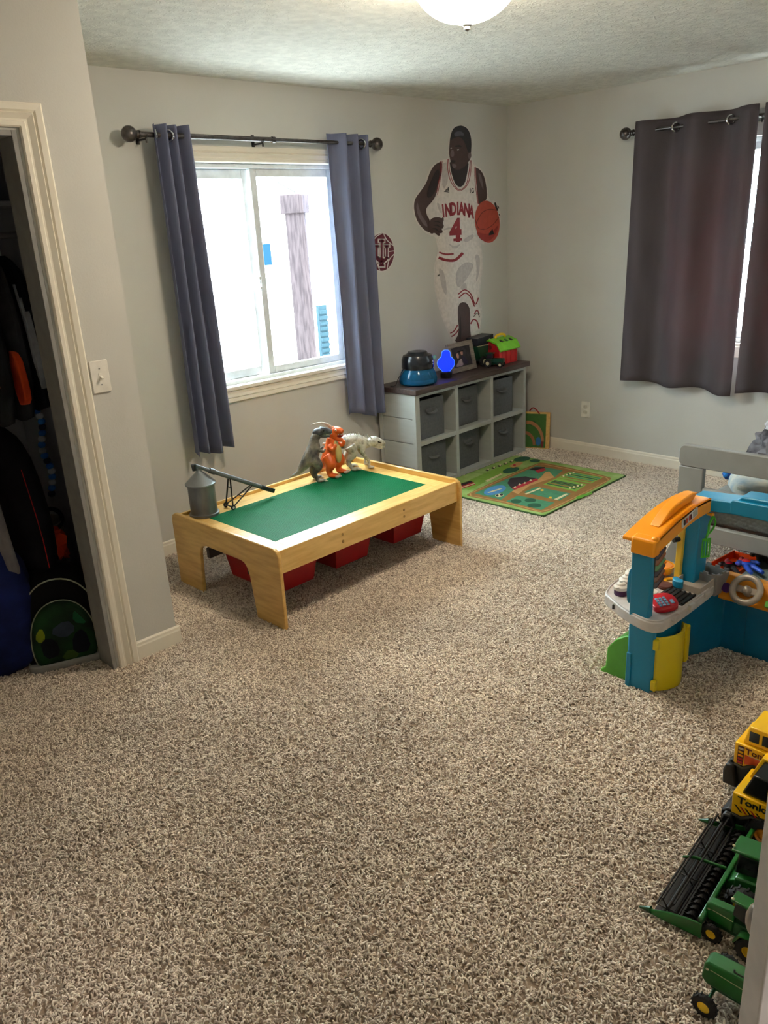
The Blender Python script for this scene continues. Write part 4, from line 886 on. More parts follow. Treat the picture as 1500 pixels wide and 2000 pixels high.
# ================================================================ PLAY KITCHEN TRUCK
TQ = mat('turquoise_plastic', (8,132,172), .38, rgb2=(6,126,166), scale=4); ORN = mat('orange_yellow_plastic', (248,160,14), .35, rgb2=(244,152,10), scale=4)
LGP = mat('light_grey_plastic', (204,198,194), .42); DOORY = mat('yellow_door_plastic', (206,186,20), .38, rgb2=(200,178,16), scale=5); GRP = mat('green_plastic', (92,176,62), .4)
DASH = mat('dash_orange', (226,142,18), .4); SILV = mat('silver_plastic', (176,168,158), .3, metal=.35)
pk_ = thing('play_kitchen', 'turquoise and orange plastic play food truck with steering wheel, on the carpet', 'toy kitchen', (-2.40,-2.65,0))
def L(x, y, z=0): return (x+2.40, y+2.65, z)
def lp(P): return [(x+2.40, y+2.65) for x, y in P]
MB().prism(lp([(-2.648,-2.590),(-2.648,-2.672),(-2.640,-2.684),(-2.46,-2.690),(-2.46,-2.580),(-2.64,-2.578)]), .0, .262, 'z').build('column_base', TQ, pk_, bevel=.006)
MB().prism(lp([(-2.654,-2.582),(-2.654,-2.600),(-2.63,-2.600),(-2.63,-2.576)]), .0, .14, 'z').build('column_rib', TQ, pk_, bevel=.003)
MB().prism([(-.248,.29),(-.212,.29),(-.222,.47),(-.228,.592),(-.252,.592)], L(0,-2.655)[1], L(0,-2.580)[1], 'y').build('front_post', TQ, pk_, bevel=.005)
MB().prism(S([(.070,.33),(.086,.35),(.084,.45),(.070,.48)],1), -.245,-.225,'x').build('hook_plate', TQ, pk_, bevel=.002)
# curved yellow door
Pd = []
for i in range(15): u = i/14; Pd.append((-2.636+.172*u, -2.692-.040*math.sin(PI*min(1,u*1.02))**.8-.012*u))
Pi_ = [(x, y+.010) for x, y in Pd[::-1]]
dr = MB().prism(lp(Pd+Pi_), .012, .232, 'z').build('curved_door', DOORY, pk_, bevel=.003)
for z in (.018,.185): MB().box(*[L(-2.652,0)[0],L(-2.632,0)[0]], L(0,-2.700)[1], L(0,-2.680)[1], z, z+.040).build('hinge', DOORY, dr, bevel=.004)
MB().prism(lp(rnd(-2.482,-2.455,-2.728,-2.700,.006)), .075, .225, 'z').build('door_handle', DOORY, dr, bevel=.005)
# green side chute
MB().prism([(y+2.65,z) for y,z in [(-2.585,0),(-2.585,.190),(-2.560,.188),(-2.520,.160),(-2.487,.115),(-2.481,.030),(-2.462,.012),(-2.462,0)]], L(-2.625,0)[0], L(-2.50,0)[0], 'x').build('side_chute', GRP, pk_, bevel=.004)
# lower wall and back panel
MB().prism(lp([(-2.46,-2.60),(-2.46,-2.655),(-2.30,-2.665),(-2.225,-2.700),(-2.16,-2.72),(-2.16,-3.45),(-2.10,-3.45),(-2.10,-2.60)]), 0, .262, 'z').build('lower_wall', mat('deep_turquoise_plastic',(4,106,146),.4), pk_, bevel=.005)
for y in (-2.80,-3.0,-3.2): MB().prism(lp([(-2.165,y),(-2.165,y-.012),(-2.155,y-.012),(-2.155,y)]), .02, .22, 'z').build('panel_rib', bpy.data.materials['deep_turquoise_plastic'], pk_)
# counter
Cc = [(-2.575,-2.450),(-2.640,-2.560),(-2.668,-2.650),(-2.660,-2.690),(-2.625,-2.712),(-2.300,-2.712),(-2.215,-2.705),(-2.200,-2.660),(-2.195,-2.520),(-2.220,-2.420),(-2.330,-2.395),(-2.480,-2.400),(-2.560,-2.425)]
ct = MB().prism(lp(S(Cc,1)), .256, .300, 'z').build('counter', LGP, pk_, bevel=.006)
sc_ = Vector((sum(p[0] for p in Cc)/len(Cc), sum(p[1] for p in Cc)/len(Cc)))
rim = [((sc_.x+(x-sc_.x)*.972), (sc_.y+(y-sc_.y)*.955)) for x, y in S(Cc,1)]
MB().tube([L(x,y,.302) for x, y in rim], .0035, 6, closed=True).build('counter_rim', LGP, ct)
MB().box(-.004,.02,-.004,.004,-.008,.008,M=T(*L(-2.602,-2.492,.278))).build('round_button', BLACK, ct)
# grill
gr_ = MB().prism(lp([(-2.365,-2.585),(-2.470,-2.592),(-2.480,-2.705),(-2.372,-2.700)]), .299, .304, 'z').build('grill', mat('dark_grill',(54,50,48),.5), ct)
for i in range(6): MB().box(-.055,.052,-.004,.004,0,.005,M=T(*L(-2.422,-2.600-i*.019,.304))).build('grill_bar', BLACK, gr_, bevel=.001)
# clear tray
CLR = glassy('translucent_white_plastic', (235,230,222), rough=.15, body=(206,198,188), bw=.55)
b = MB(); q = (-2.352,-2.222,-2.706,-2.592)
for x0,x1,y0_,y1 in ((q[0],q[1],q[2],q[2]+.006),(q[0],q[1],q[3]-.006,q[3]),(q[0],q[0]+.006,q[2],q[3]),(q[1]-.006,q[1],q[2],q[3])): b.box(x0+2.4,x1+2.4,y0_+2.65,y1+2.65,.298,.326)
b.box(q[0]+2.4,q[1]+2.4,q[2]+2.65,q[3]+2.65,.296,.301); b.build('clear_tray', CLR, ct, bevel=.003)
for x in (-2.56,-2.44,-2.31): MB().box(-.018,.018,-.008,.006,-.012,.008,M=T(*L(x,-2.715,.292))).build('latch', LGP, ct, bevel=.003)
# castle edged grey bin at the corner
cb = MB(); 
for (x0,y0_),(x1,y1) in (((-2.235,-2.712),(-2.150,-2.722)),((-2.235,-2.712),(-2.215,-2.600)),((-2.150,-2.722),(-2.130,-2.610)),((-2.215,-2.600),(-2.130,-2.610))):
    d = Vector((x1-x0,y1-y0_)); n_ = max(3,int(d.length/.018)); 
    for k in range(n_):
        a = Vector((x0,y0_))+d*(k/n_); e = Vector((x0,y0_))+d*((k+1)/n_); tz = .342 if k % 2 == 0 else .333
        nn = Vector((-d.y,d.x)).normalized()*.003
        cb.prism(lp([(a.x-nn.x,a.y-nn.y),(e.x-nn.x,e.y-nn.y),(e.x+nn.x,e.y+nn.y),(a.x+nn.x,a.y+nn.y)]), .255, tz, 'z')
cb.prism(lp([(-2.235,-2.712),(-2.150,-2.722),(-2.130,-2.610),(-2.215,-2.600)]), .252, .262, 'z')
cb.build('notched_corner_bin', mat('grey_plastic',(150,146,142),.45), pk_)
# dashboard
MB().prism([(x+2.40,z) for x,z in [(-2.185,.235),(-2.200,.232),(-2.208,.240),(-2.150,.318),(-2.120,.322),(-2.110,.30),(-2.11,.235)]], L(0,-3.45)[1], L(0,-2.712)[1], 'y').build('dashboard', DASH, pk_, bevel=.004)
nv = Vector((-.80,0,.60)); 
def dash_pt(y, s, h=0): return Vector(L(-2.208+.058*s, y, .240+.078*s)) + nv*h
Fd = lambda c: frame(c, (0,-1,0), (.60,0,.80))
swl = MB().ring((0,0,.030), .050, .0125, 'z', 36, 12, M=Fd(dash_pt(-2.815,.52))).build('steering_wheel', SILV, pk_)
MB().add([],[]).prism(rnd(-.048,.048,-.012,.014,.01), .010, .024, 'z', M=Fd(dash_pt(-2.815,.52))).lathe([(0,0),(.020,0),(.018,.030),(.010,.040),(0,.042)], n=24, M=Fd(dash_pt(-2.815,.52))).build('wheel_hub', SILV, swl, bevel=.003)
MB().prism(S([(-.020,.0),(-.008,.020),(.012,.018),(.022,-.002),(.012,-.020),(-.010,-.018)],1), 0, .012, 'z', M=Fd(dash_pt(-2.733,.45))).build('purple_knob', mat('purple_plastic',(72,26,110),.35), pk_, bevel=.003)
MB().prism(S([(-.03,.004),(0,-.006),(.03,.004),(.028,.008),(0,0),(-.028,.008)],1), 0, .004, 'z', M=Fd(dash_pt(-2.83,.06))).build('dash_smile', ORN, pk_)
MB().prism(rnd(-.016,.016,-.012,.012,.004), 0, .016, 'z', M=Fd(dash_pt(-2.905,.22))).build('green_button', GRP, pk_, bevel=.003)
MB().prism(rnd(-.014,.014,-.012,.012,.004), 0, .010, 'z', M=Fd(dash_pt(-2.90,.72))).build('yellow_button', ORN, pk_, bevel=.003)
# middle post, arches
MB().prism([(x+2.40,z) for x,z in [(-2.270,.298),(-2.175,.298),(-2.170,.62),(-2.262,.62),(-2.264,.45)]], L(0,-2.642)[1], L(0,-2.575)[1], 'y').build('middle_post', TQ, pk_, bevel=.005)
MB().prism([(x+2.40,z) for x,z in [(-2.288,.310),(-2.270,.305),(-2.262,.45),(-2.260,.585),(-2.268,.58),(-2.282,.45)]], L(0,-2.59)[1], L(0,-2.567)[1], 'y').build('post_edge_strip', mat('soft_yellow_plastic',(232,196,64),.4), pk_, bevel=.002)
for z in (.47,.54): MB().cyl(L(-2.270,-2.575,z), L(-2.300,-2.562,z), .010, n=16).build('peg', BLACK, pk_)
arch = []
N_ = 14
for i in range(N_+1): u = i/N_; arch.append((-2.668+.425*u, .600+.052*math.sin(u*PI*.62)))
low = [(x, z-(.055 if 0 < i < N_ else .055)-.004*math.sin(PI*i/N_)) for i, (x, z) in enumerate(arch)]
MB().prism([(x+2.40,z) for x,z in arch]+[(x+2.40,z) for x,z in low[::-1]], L(0,-2.672)[1], L(0,-2.655)[1], 'y').build('arch_face', ORN, pk_, bevel=.004)
MB().prism([(x+2.40,z) for x,z in arch]+[(x+2.40,z-.014) for x,z in arch[::-1]], L(0,-2.672)[1], L(0,-2.550)[1], 'y').build('arch_roof', ORN, pk_, bevel=.004)
MB().prism([(x+2.40,z) for x,z in [(-2.675,.545),(-2.63,.545),(-2.63,.612),(-2.672,.606)]], L(0,-2.676)[1], L(0,-2.585)[1], 'y').build('arch_end_cap', ORN, pk_, bevel=.008)
hump = [(x+2.40,z+.001) for x,z in arch[3:12]]; 
MB().prism(hump+[(-2.295+2.40,.678),(-2.33+2.40,.686),(-2.46+2.40,.676),(-2.50+2.40,.664)], L(0,-2.640)[1], L(0,-2.600)[1], 'y').build('roof_hump', ORN, pk_, bevel=.009)
MB().ell(L(-2.652,-2.664,.606),(.012,.012,.012),14).build('cap_knob', ORN, pk_)
b = MB().prism(rnd(-.060,.060,-.016,.016,.004), 0, .0012, 'z', M=frame(L(-2.42,-2.6735,.622), (1,0,.18),(0,0,1)))
stk = b.build('picture_sticker', VINYL, pk_)
for k, c_ in ((-.040,(40,30,40)),(-.024,(196,60,40)),(-.002,(206,70,50)),(.008,(90,30,30))): MB().prism(S([(k-.008,-.010),(k+.008,-.012),(k+.006,.010),(k-.006,.012)],1), .0012, .0018, 'z', M=frame(L(-2.42,-2.6735,.622),(1,0,.18),(0,0,1))).build('printed_food', flatm('sticker_print',c_), stk)
MB().prism(rnd(.022,.056,-.013,.013,.003), .0012, .0018, 'z', M=frame(L(-2.42,-2.6735,.622),(1,0,.18),(0,0,1))).build('printed_card', flatm('sticker_grey',(190,186,178)), stk)
# blue arch
ba = []
for i in range(17): u = i/16; y = -2.585-.865*u; ba.append((y+2.65, .632+.020*math.sin(PI*u)))
bl = [(y, z-.052+.004) for y, z in ba]
MB().prism(ba+bl[::-1], L(-2.232,0)[0], L(-2.214,0)[0], 'x').build('blue_arch_face', TQ, pk_, bevel=.004)
MB().prism(ba+[(y,z-.014) for y,z in ba[::-1]], L(-2.228,0)[0], L(-2.130,0)[0], 'x').build('blue_arch_roof', TQ, pk_, bevel=.004)
MB().prism(rnd(-.165,.165,-.030,.026,.010), -.016, .004, 'z', M=frame(L(-2.236,-2.905,.628),(0,-1,0),(0,0,1))).build('sign_plate', TQ, pk_, bevel=.004)
MB().prism([(y+2.65,z) for y,z in [(-2.74,.636),(-2.77,.668),(-3.05,.676),(-3.08,.645)]], L(-2.225,0)[0], L(-2.135,0)[0], 'x').build('arch_block', TQ, pk_, bevel=.006)
MB().prism([(x+2.40,z) for x,z in [(-2.24,.298),(-2.155,.298),(-2.15,.62),(-2.235,.62)]], L(0,-3.45)[1], L(0,-3.38)[1], 'y').build('far_post', TQ, pk_, bevel=.005)
# spatula on orange hook
sp = thing('toy_spatula', 'lime green toy spatula hanging on the turquoise post', 'toy utensil', (-2.235,-2.662,.455), -.6)
SPG = mat('bright_green_plastic', (72,190,40), .35)
b = MB().tube(arcpts([(.020,0,.115),(.004,-.002,.085),(.002,-.004,.060),(-.006,-.005,.028)]), .0045, 8); b.tube(arcpts([(.020,0,.115),(.030,0,.090),(.020,-.002,.062),(.002,-.004,.045)]), .0035, 8); b.build('handle', SPG, sp)
b = MB()
for k in range(4): b.box(-.022+k*.010,-.016+k*.010,-.008,-.004,-.045,.028)
b.box(-.022,.014,-.008,-.004,.018,.030).box(-.022,.014,-.008,-.004,-.050,-.042); b.build('blade', SPG, sp, bevel=.001)
MB().cyl((.022,.008,.118),(.022,-.012,.118),.006,n=12).ell((.022,-.014,.118),(.008,.006,.010),10).build('hook', ORN, pk_).matrix_local = Matrix.Translation(Vector((-2.238+2.40,-2.655+2.65,.455)))
# slices rack behind the front post
rk = thing('toy_food_slices', 'fan of brown, orange and green toy food slices beside the front post', 'toy food', (-2.588,-2.640,.30), -.25)
cols = [(70,40,26),(120,72,36),(60,36,26),(86,120,54),(150,84,30),(66,44,36),(128,60,30),(92,54,34)]
MB().box(-.018,-.008,-.006,.020,0,.28).build('rack_strip', BLACK, rk)
for k in range(8):
    M_ = T(.012, .004, .108+k*.022, ry=-.62, rz=.12); MB().prism(rnd(-.022,.044,-.014,.016,.010), -.0025, .0025, 'z', M=M_).build('slice', mat('slice_%s'%('abcdefgh'[k]), cols[k], .5), rk, bevel=.0015)
# jars
for i,(x,y,c_,nm) in enumerate(((-2.530,-2.478,(74,24,84),'purple'),(-2.462,-2.462,(176,18,26),'red'),(-2.392,-2.448,(222,170,90),'amber'))):
    j = thing('toy_jar', 'white-lidded toy jar with %s base on the counter'%nm, 'toy jar', (x,y,.3005), .4, 'toy condiment jars on the grey counter')
    MB().lathe([(0,0),(.024,0),(.025,.004),(.025,.024),(0,.024)], n=28).build('base', mat('%s_jar_base'%nm, c_, .4), j)
    MB().lathe([(0,.022),(.027,.022),(.028,.026),(.028,.034),(.022,.038),(.018,.040),(.016,.046),(.007,.050),(.006,.056),(0,.057)], n=28).build('lid', PLATE, j)
    MB().tube([(-.024,.004,.036),(-.052,.012,.046)], .003, 6).build('spoon_handle', PLATE, j)
# register keypad
kp = thing('toy_keypad', 'red toy cash register keypad with pale blue keys at the counter front', 'toy register', (-2.530,-2.650,.302))
Mk2 = T(0,0,.006,rx=.12,ry=-.14,rz=-.72)
MB().prism(S([(-.048,-.030),(-.040,.038),(-.010,.052),(.030,.048),(.052,.015),(.046,-.036),(.020,-.052),(-.030,-.050)],1), 0, .022, 'z', M=Mk2).build('keypad_body', mat('register_red',(192,16,34),.35), kp, bevel=.006)
PB = mat('pale_blue_keys',(120,160,186),.4)
for r_i in range(4):
    for c_i in range(3): MB().prism(rnd(-.0048,.0048,-.0048,.0048,.0015,2), .021, .026, 'z', M=Mk2 @ T(-.020+c_i*.0135,-.032+r_i*.0145,0)).build('key', PB, kp, bevel=.001)
MB().prism(rnd(-.006,.006,-.012,.012,.004), .021, .026, 'z', M=Mk2 @ T(.026,-.02,0)).build('enter_key', PB, kp, bevel=.001)
MB().cyl((-.028,.030,.02),(-.028,.030,.024),.006,n=14,M=Mk2).build('speaker_dot', PB, kp)
# food
sco = thing('toy_scoop', 'turquoise toy scoop lying between grill and clear tray', 'toy utensil', (-2.345,-2.615,.306), .5)
MB().prism(S([(-.030,-.014),(-.012,.020),(.022,.022),(.032,.004),(.010,-.004),(.0,-.020)],1), 0, .030, 'z').build('scoop_body', TQ, sco, bevel=.004)
bw = thing('toy_bowl', 'yellow toy bowl full of yellow food at the counter back', 'toy bowl', (-2.262,-2.500,.3005))
YB = mat('yellow_bowl_plastic',(242,176,22),.35)
MB().lathe([(0,0),(.034,0),(.048,.012),(.052,.038),(.049,.038),(.044,.014),(0,.012)], n=32).build('bowl', YB, bw)
MB().lathe([(0,.030),(.047,.030),(.042,.038),(0,.042)], n=24).ell((.02,0,.044),(.016,.012,.008),10).ell((-.018,.012,.044),(.014,.012,.008),10).build('food', mat('yellow_orange_food',(248,150,20),.4), bw)
bn2 = thing('toy_bun', 'yellow toy bun half leaning behind the yellow bowl', 'toy food', (-2.222,-2.448,.3005), -.55)
MB().lathe([(0,0),(.050,0),(.052,.006),(.040,.018),(0,.024)], n=30, M=T(0,0,.056,rx=-1.15)).build('bun', YB, bn2)
lt = thing('toy_lettuce', 'green ruffled toy lettuce leaf behind the yellow bun', 'toy food', (-2.200,-2.425,.3005), -.55)
P = [((.056+.004*(i%2))*math.cos(2*PI*i/36),(.056+.004*(i%2))*math.sin(2*PI*i/36)) for i in range(36)]
MB().prism(P, -.003, .003, 'z', M=T(0,0,.066,rx=-1.15)).build('leaf', GRP, lt)
for i,(x,y,nm,c_) in enumerate(((-2.335,-2.530,'orange toy carrot lying before the yellow bowl',(238,120,30)),(-2.372,-2.575,'brown toy patty on the counter by the grill',(92,44,28)),(-2.318,-2.575,'small yellow toy ring on the counter beside the patty',(244,186,30)))):
    f_ = thing('toy_food', nm, 'toy food', (x,y,.3005), .6*i)
    if i == 0: MB().tube(arcpts([(-.030,0,.016),(.010,0,.018),(.045,0,.014)]), [.017,.018,.018,.017,.015,.013,.011,.008,.005], 14).build('carrot', mat('carrot_orange',c_,.4), f_)
    elif i == 1: MB().lathe([(0,0),(.028,0),(.031,.006),(.028,.013),(0,.015)], n=26).build('patty', mat('patty_brown',c_,.6), f_)
    else: MB().ring((0,0,.006), .024, .006, 'z', 26, 8).build('ring', YB, f_)
eg = thing('toy_egg', 'white toy egg near the red keypad', 'toy food', (-2.445,-2.560,.3005)); MB().lathe([(0,0),(.020,.001),(.022,.006),(.016,.010),(0,.012)], n=22).ell((0,0,.010),(.009,.009,.006),12).build('egg', PLATE, eg)

# ================================================================ STORAGE LID AND TOYS BEYOND THE KITCHEN
SG = mat('sage_grey_plastic', (112,130,128), .45)
tr = thing('storage_tote', 'flat sage grey storage tote on the carpet behind the play kitchen', 'storage tote', (-1.52,-2.86,0))
MB().prism(rnd(-.30,.34,-.30,.30,.03), 0, .058, 'z').build('tote_body', SG, tr, bevel=.006); MB().prism(rnd(-.31,.35,-.31,.31,.03), .058, .070, 'z').build('lid', SG, tr, bevel=.004)
ot = thing('toy_tray', 'bright orange toy tray on the carpet at the foot of the bed', 'toy tray', (-1.46,-2.435,0), -.10)
OT = mat('neon_orange_plastic', (255,92,26), .4); b = MB()
for q in ((-.20,.20,-.075,-.067,0,.045),(-.20,.20,.067,.075,0,.045),(-.20,-.192,-.067,.067,0,.045),(.192,.20,-.067,.067,0,.045),(-.192,.192,-.067,.067,0,.008)): b.box(*q)
b.build('tray', OT, ot, bevel=.003)
bx_ = thing('toy_case', 'pale blue toy case on the sage tote', 'toy case', (-1.50,-2.80,.0705), .15)
MB().prism(rnd(-.13,.17,-.16,.09,.03), 0, .065, 'z').build('case_body', mat('pale_slate_blue',(134,160,186),.4), bx_, bevel=.012)
MB().prism(rnd(-.13,.17,-.16,.09,.03), .067, .078, 'z').build('case_lid', mat('slate_blue_lid',(106,128,156),.4), bx_, bevel=.005)
def figure(lbl, loc, rz, c1, c2, lift):
    f_ = thing('action_figure', lbl, 'toy figure', loc, rz); Mq = T(0,0,lift,ry=.10)
    b = MB().ell((0,0,.02),(.045,.026,.018),12,M=Mq)
    for y in (-.014,.014): b.tube([(-.03,y,.02),(-.075,y*1.4,.02),(-.12,y*1.8,.018)], [.015,.012,.010], 10, M=Mq)
    for y in (-.03,.03): b.tube([(.028,y*.8,.025),(.0,y*1.5,.028),(-.03,y*1.4,.034)], [.012,.010,.008], 10, M=Mq)
    b.build('body', mat('figure_suit', c1, .4), f_, voxel=.004, smooth=2)
    MB().ell((.062,0,.024),(.018,.014,.016),12,M=Mq).build('head', mat('figure_head', c2, .4), f_)
    MB().ell((.01,0,.034),(.026,.018,.010),10,M=Mq).build('chest_plate', mat('figure_plate', c2, .4), f_)
figure('small blue and red toy figure lying beside the orange tray', (-1.50,-2.545,.070), .75, (24,66,170), (176,28,36), .002)
figure('small black and red toy figure lying in the orange tray', (-1.44,-2.440,.010), .55, (22,20,26), (190,24,50), .004)
figure('small black toy figure with yellow head on the sage tote', (-1.37,-2.560,.070), .5, (18,18,20), (226,206,40), .002)

# ================================================================ BED
bd = thing('toddler_bed', 'grey painted wooden toddler bed with slatted footboard by the right wall', 'bed', (-1.5,-2.18,0))
def rail(x0,x1,y0_,y1,z0_,z1_,nm='rail',bev=.006): return MB().box(x0,x1,y0_,y1,z0_,z1_).build(nm, BEDG, bd, bevel=bev)
BW = .78
MB().prism(rnd(-BW,.005,.515,.618,.028,4)[:], 0, .038, 'x').build('top_rail', BEDG, bd, bevel=.004)
postp = [(-.118,.514),(-.118,.16),(-.100,0),(.055,0),(.040,.05),(.012,.115),(0,.18),(0,.514)]
MB().prism(postp, .0, .036, 'x').build('post', BEDG, bd, bevel=.004)
MB().prism([(-BW-y,z) for y,z in postp], .0, .036, 'x').build('post', BEDG, bd, bevel=.004)
rail(.002,.034,-BW+.118,-.118,.335,.418); rail(.002,.034,-BW+.118,-.118,.152,.236)
for y in (-BW+.02,-.055): rail(.036,1.42,y,y+.030,.17,.27,'side_rail')
MB().prism([(-BW,0),(-BW,.78),(-BW/2,.84),(0,.78),(0,0)], 1.42, 1.455, 'x').build('headboard', BEDG, bd, bevel=.006)
for k in range(8): rail(.10+k*.17,.17+k*.17,-BW+.05,-.055,.205,.222,'slat',.002)
def quilt():
    M = mat('quilted_grey_mattress', (150,154,152), .8, rgb2=(140,144,142), scale=30); nt = M.node_tree; p = nt.nodes['Principled BSDF']
    tc = nd(nt,'ShaderNodeTexCoord'); mp = nd(nt,'ShaderNodeMapping'); mp.inputs['Rotation'].default_value = (.785,.785,.785); mp.inputs['Scale'].default_value = (13,13,13)
    v = nd(nt,'ShaderNodeTexVoronoi'); v.inputs['Randomness'].default_value = 0.0
    nt.links.new(tc.outputs['Object'], mp.inputs[0]); nt.links.new(mp.outputs[0], v.inputs['Vector'])
    b = nd(nt,'ShaderNodeBump'); b.invert = True; b.inputs['Strength'].default_value = .5; b.inputs['Distance'].default_value = .012
    nt.links.new(v.outputs['Distance'], b.inputs['Height']); nt.links.new(b.outputs[0], p.inputs['Normal']); return M
mt_ = thing('mattress', 'grey quilted mattress in the bed, seen between the footboard rails', 'mattress', (-.78,-2.57,.2225))
MB().box(-.66,.66,-.315,.315,0,.125).build('mattress_body', quilt(), mt_, bevel=.035, seg=4)
PILM = mat('pale_patterned_pillowcase', (196,194,180), .9, rgb2=(150,166,176), scale=16, bump=.3)
pi1 = thing('pillow', 'pale patterned pillow at the bed foot, seen under the top rail', 'pillow', (-1.20,-2.455,.402), .4)
MB().ell((0,0,0),(.20,.14,.055),32,p=.72,amp=.10,seed=3).build('pillowcase', PILM, pi1)
pi2 = thing('folded_blanket', 'folded beige and teal blanket behind the pale pillow', 'blanket', (-1.02,-2.68,.395), -.3)
MB().ell((0,0,0),(.26,.13,.05),32,p=.6,amp=.16,seed=8).build('fabric', mat('beige_blanket',(170,158,138),.95,rgb2=(110,130,134),scale=11,bump=.4), pi2)
bl_ = thing('blue_toy', 'bright blue toy on the bed under the top rail', 'toy', (-1.07,-2.275,.393))
MB().ell((0,0,0),(.07,.05,.045),18,amp=.5,seed=1).build('body', mat('bright_blue',(20,130,214),.5,rgb2=(20,60,150),scale=25,lo=.45,hi=.55), bl_)
hd_ = thing('grey_hoodie', 'grey and black clothing heaped on the bed above the footboard', 'clothing', (-.66,-2.395,.405), .2)
MB().ell((0,0,.03),(.26,.20,.17),40,amp=.35,seed=5).build('fabric', mat('heather_grey_knit',(120,118,124),.95,rgb2=(46,44,50),scale=7,bump=.4,lo=.4,hi=.55), hd_)
MB().ell((.10,.04,.13),(.16,.12,.07),30,amp=.3,seed=9).build('pale_lining', mat('pale_lining',(202,200,206),.9), hd_)
# ================================================================ TOY VEHICLES BY THE DOOR
TON = mat('toy_truck_yellow', (250,196,10), .32, coat=.3, rgb2=(246,190,8), scale=5); TOND = mat('truck_window_black', (26,30,30), .15); CHS = mat('black_chassis', (20,20,22), .45)
ORHUB = mat('orange_hub', (214,138,20), .4)
def dump_truck(label, loc, rz, roof_z, hood_z, bot_z, black_cab):
    """front faces local +y, left side (local -x) faces the room"""
    t = thing('toy_dump_truck', label, 'toy truck', loc, rz, 'yellow dump trucks parked by the door'); w = .135
    by = MB().prism([(0,bot_z),(0,hood_z),(-.125,hood_z),(-.125,bot_z+.035),(-.085,bot_z+.020),(-.055,bot_z+.018),(-.030,bot_z-.002)], 0, w, 'x')
    body = by.build('body', TON, t, bevel=.003)
    if black_cab:
        MB().prism([(-.020,hood_z),(-.045,roof_z-.008),(-.110,roof_z-.008),(-.110,hood_z)], .010, w-.02, 'x').build('cab_glass', TOND, t, bevel=.004)
        MB().prism([(-.010,hood_z),(-.038,roof_z),(-.110,roof_z),(-.110,roof_z-.010),(-.046,roof_z-.010),(-.022,hood_z)], w-.045, w-.012, 'x').build('roof_guard', TON, t, bevel=.002)
        MB().box(.008,w-.012,-.110,-.085,hood_z,roof_z-.004).build('cab_rear', TON, t, bevel=.003)
        MB().box(-.001,0,-.115,-.005,hood_z-.030,hood_z-.002).build('side_trim', TON, t)
    else:
        cab = MB().prism([(-.018,hood_z),(-.032,roof_z),(-.120,roof_z),(-.120,hood_z)], .010, w-.012, 'x').build('cab', TON, t, bevel=.004)
        for y0_, y1 in ((-.034,-.062),(-.070,-.100)):
            MB().box(.0085,.0105,y1,y0_,hood_z+.014,roof_z-.014).build('side_window', TOND, cab, bevel=.001)
        MB().prism([(-.0215,hood_z+.010),(-.0290,roof_z-.010),(-.031,roof_z-.010),(-.0235,hood_z+.010)], .024, w-.026, 'x').build('windshield', TOND, cab)
    h = hood_z-bot_z; MS = frame((-.0012,0,0), (0,-1,0), (0,0,1))
    if not black_cab:
        for k in range(5): MB().box(-.0016,-.0004,-.026,-.012,bot_z+.006+k*.0115,bot_z+.0125+k*.0115).build('grille_stripe', (CREAM, TON, ORN, RED, RED)[4-k], body)
        MB().box(-.0010,0,-.028,-.010,bot_z+.003,hood_z-.006).build('grille_panel', mat('decal_dark_red',(66,16,16),.5), body)
        MB().prism([(-.030,hood_z-.030),(-.110,hood_z-.030),(-.110,bot_z+.030),(-.085,bot_z+.022),(-.032,bot_z+.008)], -.0008, 0, 'x').build('decal_panel', mat('decal_orange_red',(206,74,24),.5), body)
        text('brand_lettering', 'Tonka', .026, mat('decal_dark_letters',(90,20,16),.5), body, frame((-.0014,-.068,hood_z-.017),(0,-1,0),(0,0,1)), .0007, .0003, 1.1)
        MB().box(-.0012,-.0002,-.108,-.040,hood_z-.0305,hood_z-.0285).build('pinstripe', CREAM, body)
    else:
        text('brand_lettering', 'Tonka', .029, BLACK, body, frame((-.0014,-.058,hood_z-.017),(0,-1,0),(0,0,1)), .0009, .0003, 1.15)
        for k in range(5): MB().prism([(-.008-k*.014,bot_z+.030),(-.013-k*.014,bot_z+.030),(-.030-k*.014,bot_z+.012),(-.025-k*.014,bot_z+.012)], -.0010, 0, 'x').build('warning_stripe', BLACK if k % 2 == 0 else RED, body)
    # chassis, bumper
    MB().prism([(.030,.030),(.030,.062),(.012,bot_z-.002),(-.030,bot_z-.006),(-.055,bot_z+.012),(-.40,bot_z+.012),(-.40,.05),(-.06,.05),(-.03,.035)], .012, w-.012, 'x').build('chassis', CHS, t, bevel=.004)
    MB().prism([(.024,.030),(.026,bot_z-.036),(.018,bot_z-.012),(-.004,bot_z-.010),(-.020,.030)], -.006, w+.006, 'x').build('front_bumper', CHS, t, bevel=.006)
    MB().prism([(-.004,bot_z-.004),(-.028,bot_z-.010),(-.056,bot_z+.010),(-.092,bot_z+.012),(-.094,bot_z+.017),(-.054,bot_z+.016),(-.028,bot_z-.003),(-.004,bot_z+.001)], -.004, .010, 'x').build('fender_edge', mat('dark_fender',(70,68,64),.4), t)
    for y in (-.090,-.275,-.365):
        for x in (.010,w-.010): wheel('wheel', t, (x,y,.048), .048, .036, ORHUB, hubr=.42)
    # dump bed
    P = [(-.135,bot_z+.05),(-.150,roof_z-.02),(-.42,roof_z-.04),(-.44,roof_z-.05),(-.40,bot_z+.03),(-.16,bot_z+.02)]
    bed = MB().prism(P, -.006, .004, 'x').prism(P, w-.004, w+.006, 'x')
    bed.box(0,w,-.41,-.15,bot_z+.022,bot_z+.03).prism([(-.135,bot_z+.05),(-.150,roof_z+.0),(-.158,roof_z+.0),(-.145,bot_z+.05)], -.006, w+.006, 'x')
    bed.build('dump_bed', TON, t, bevel=.003)
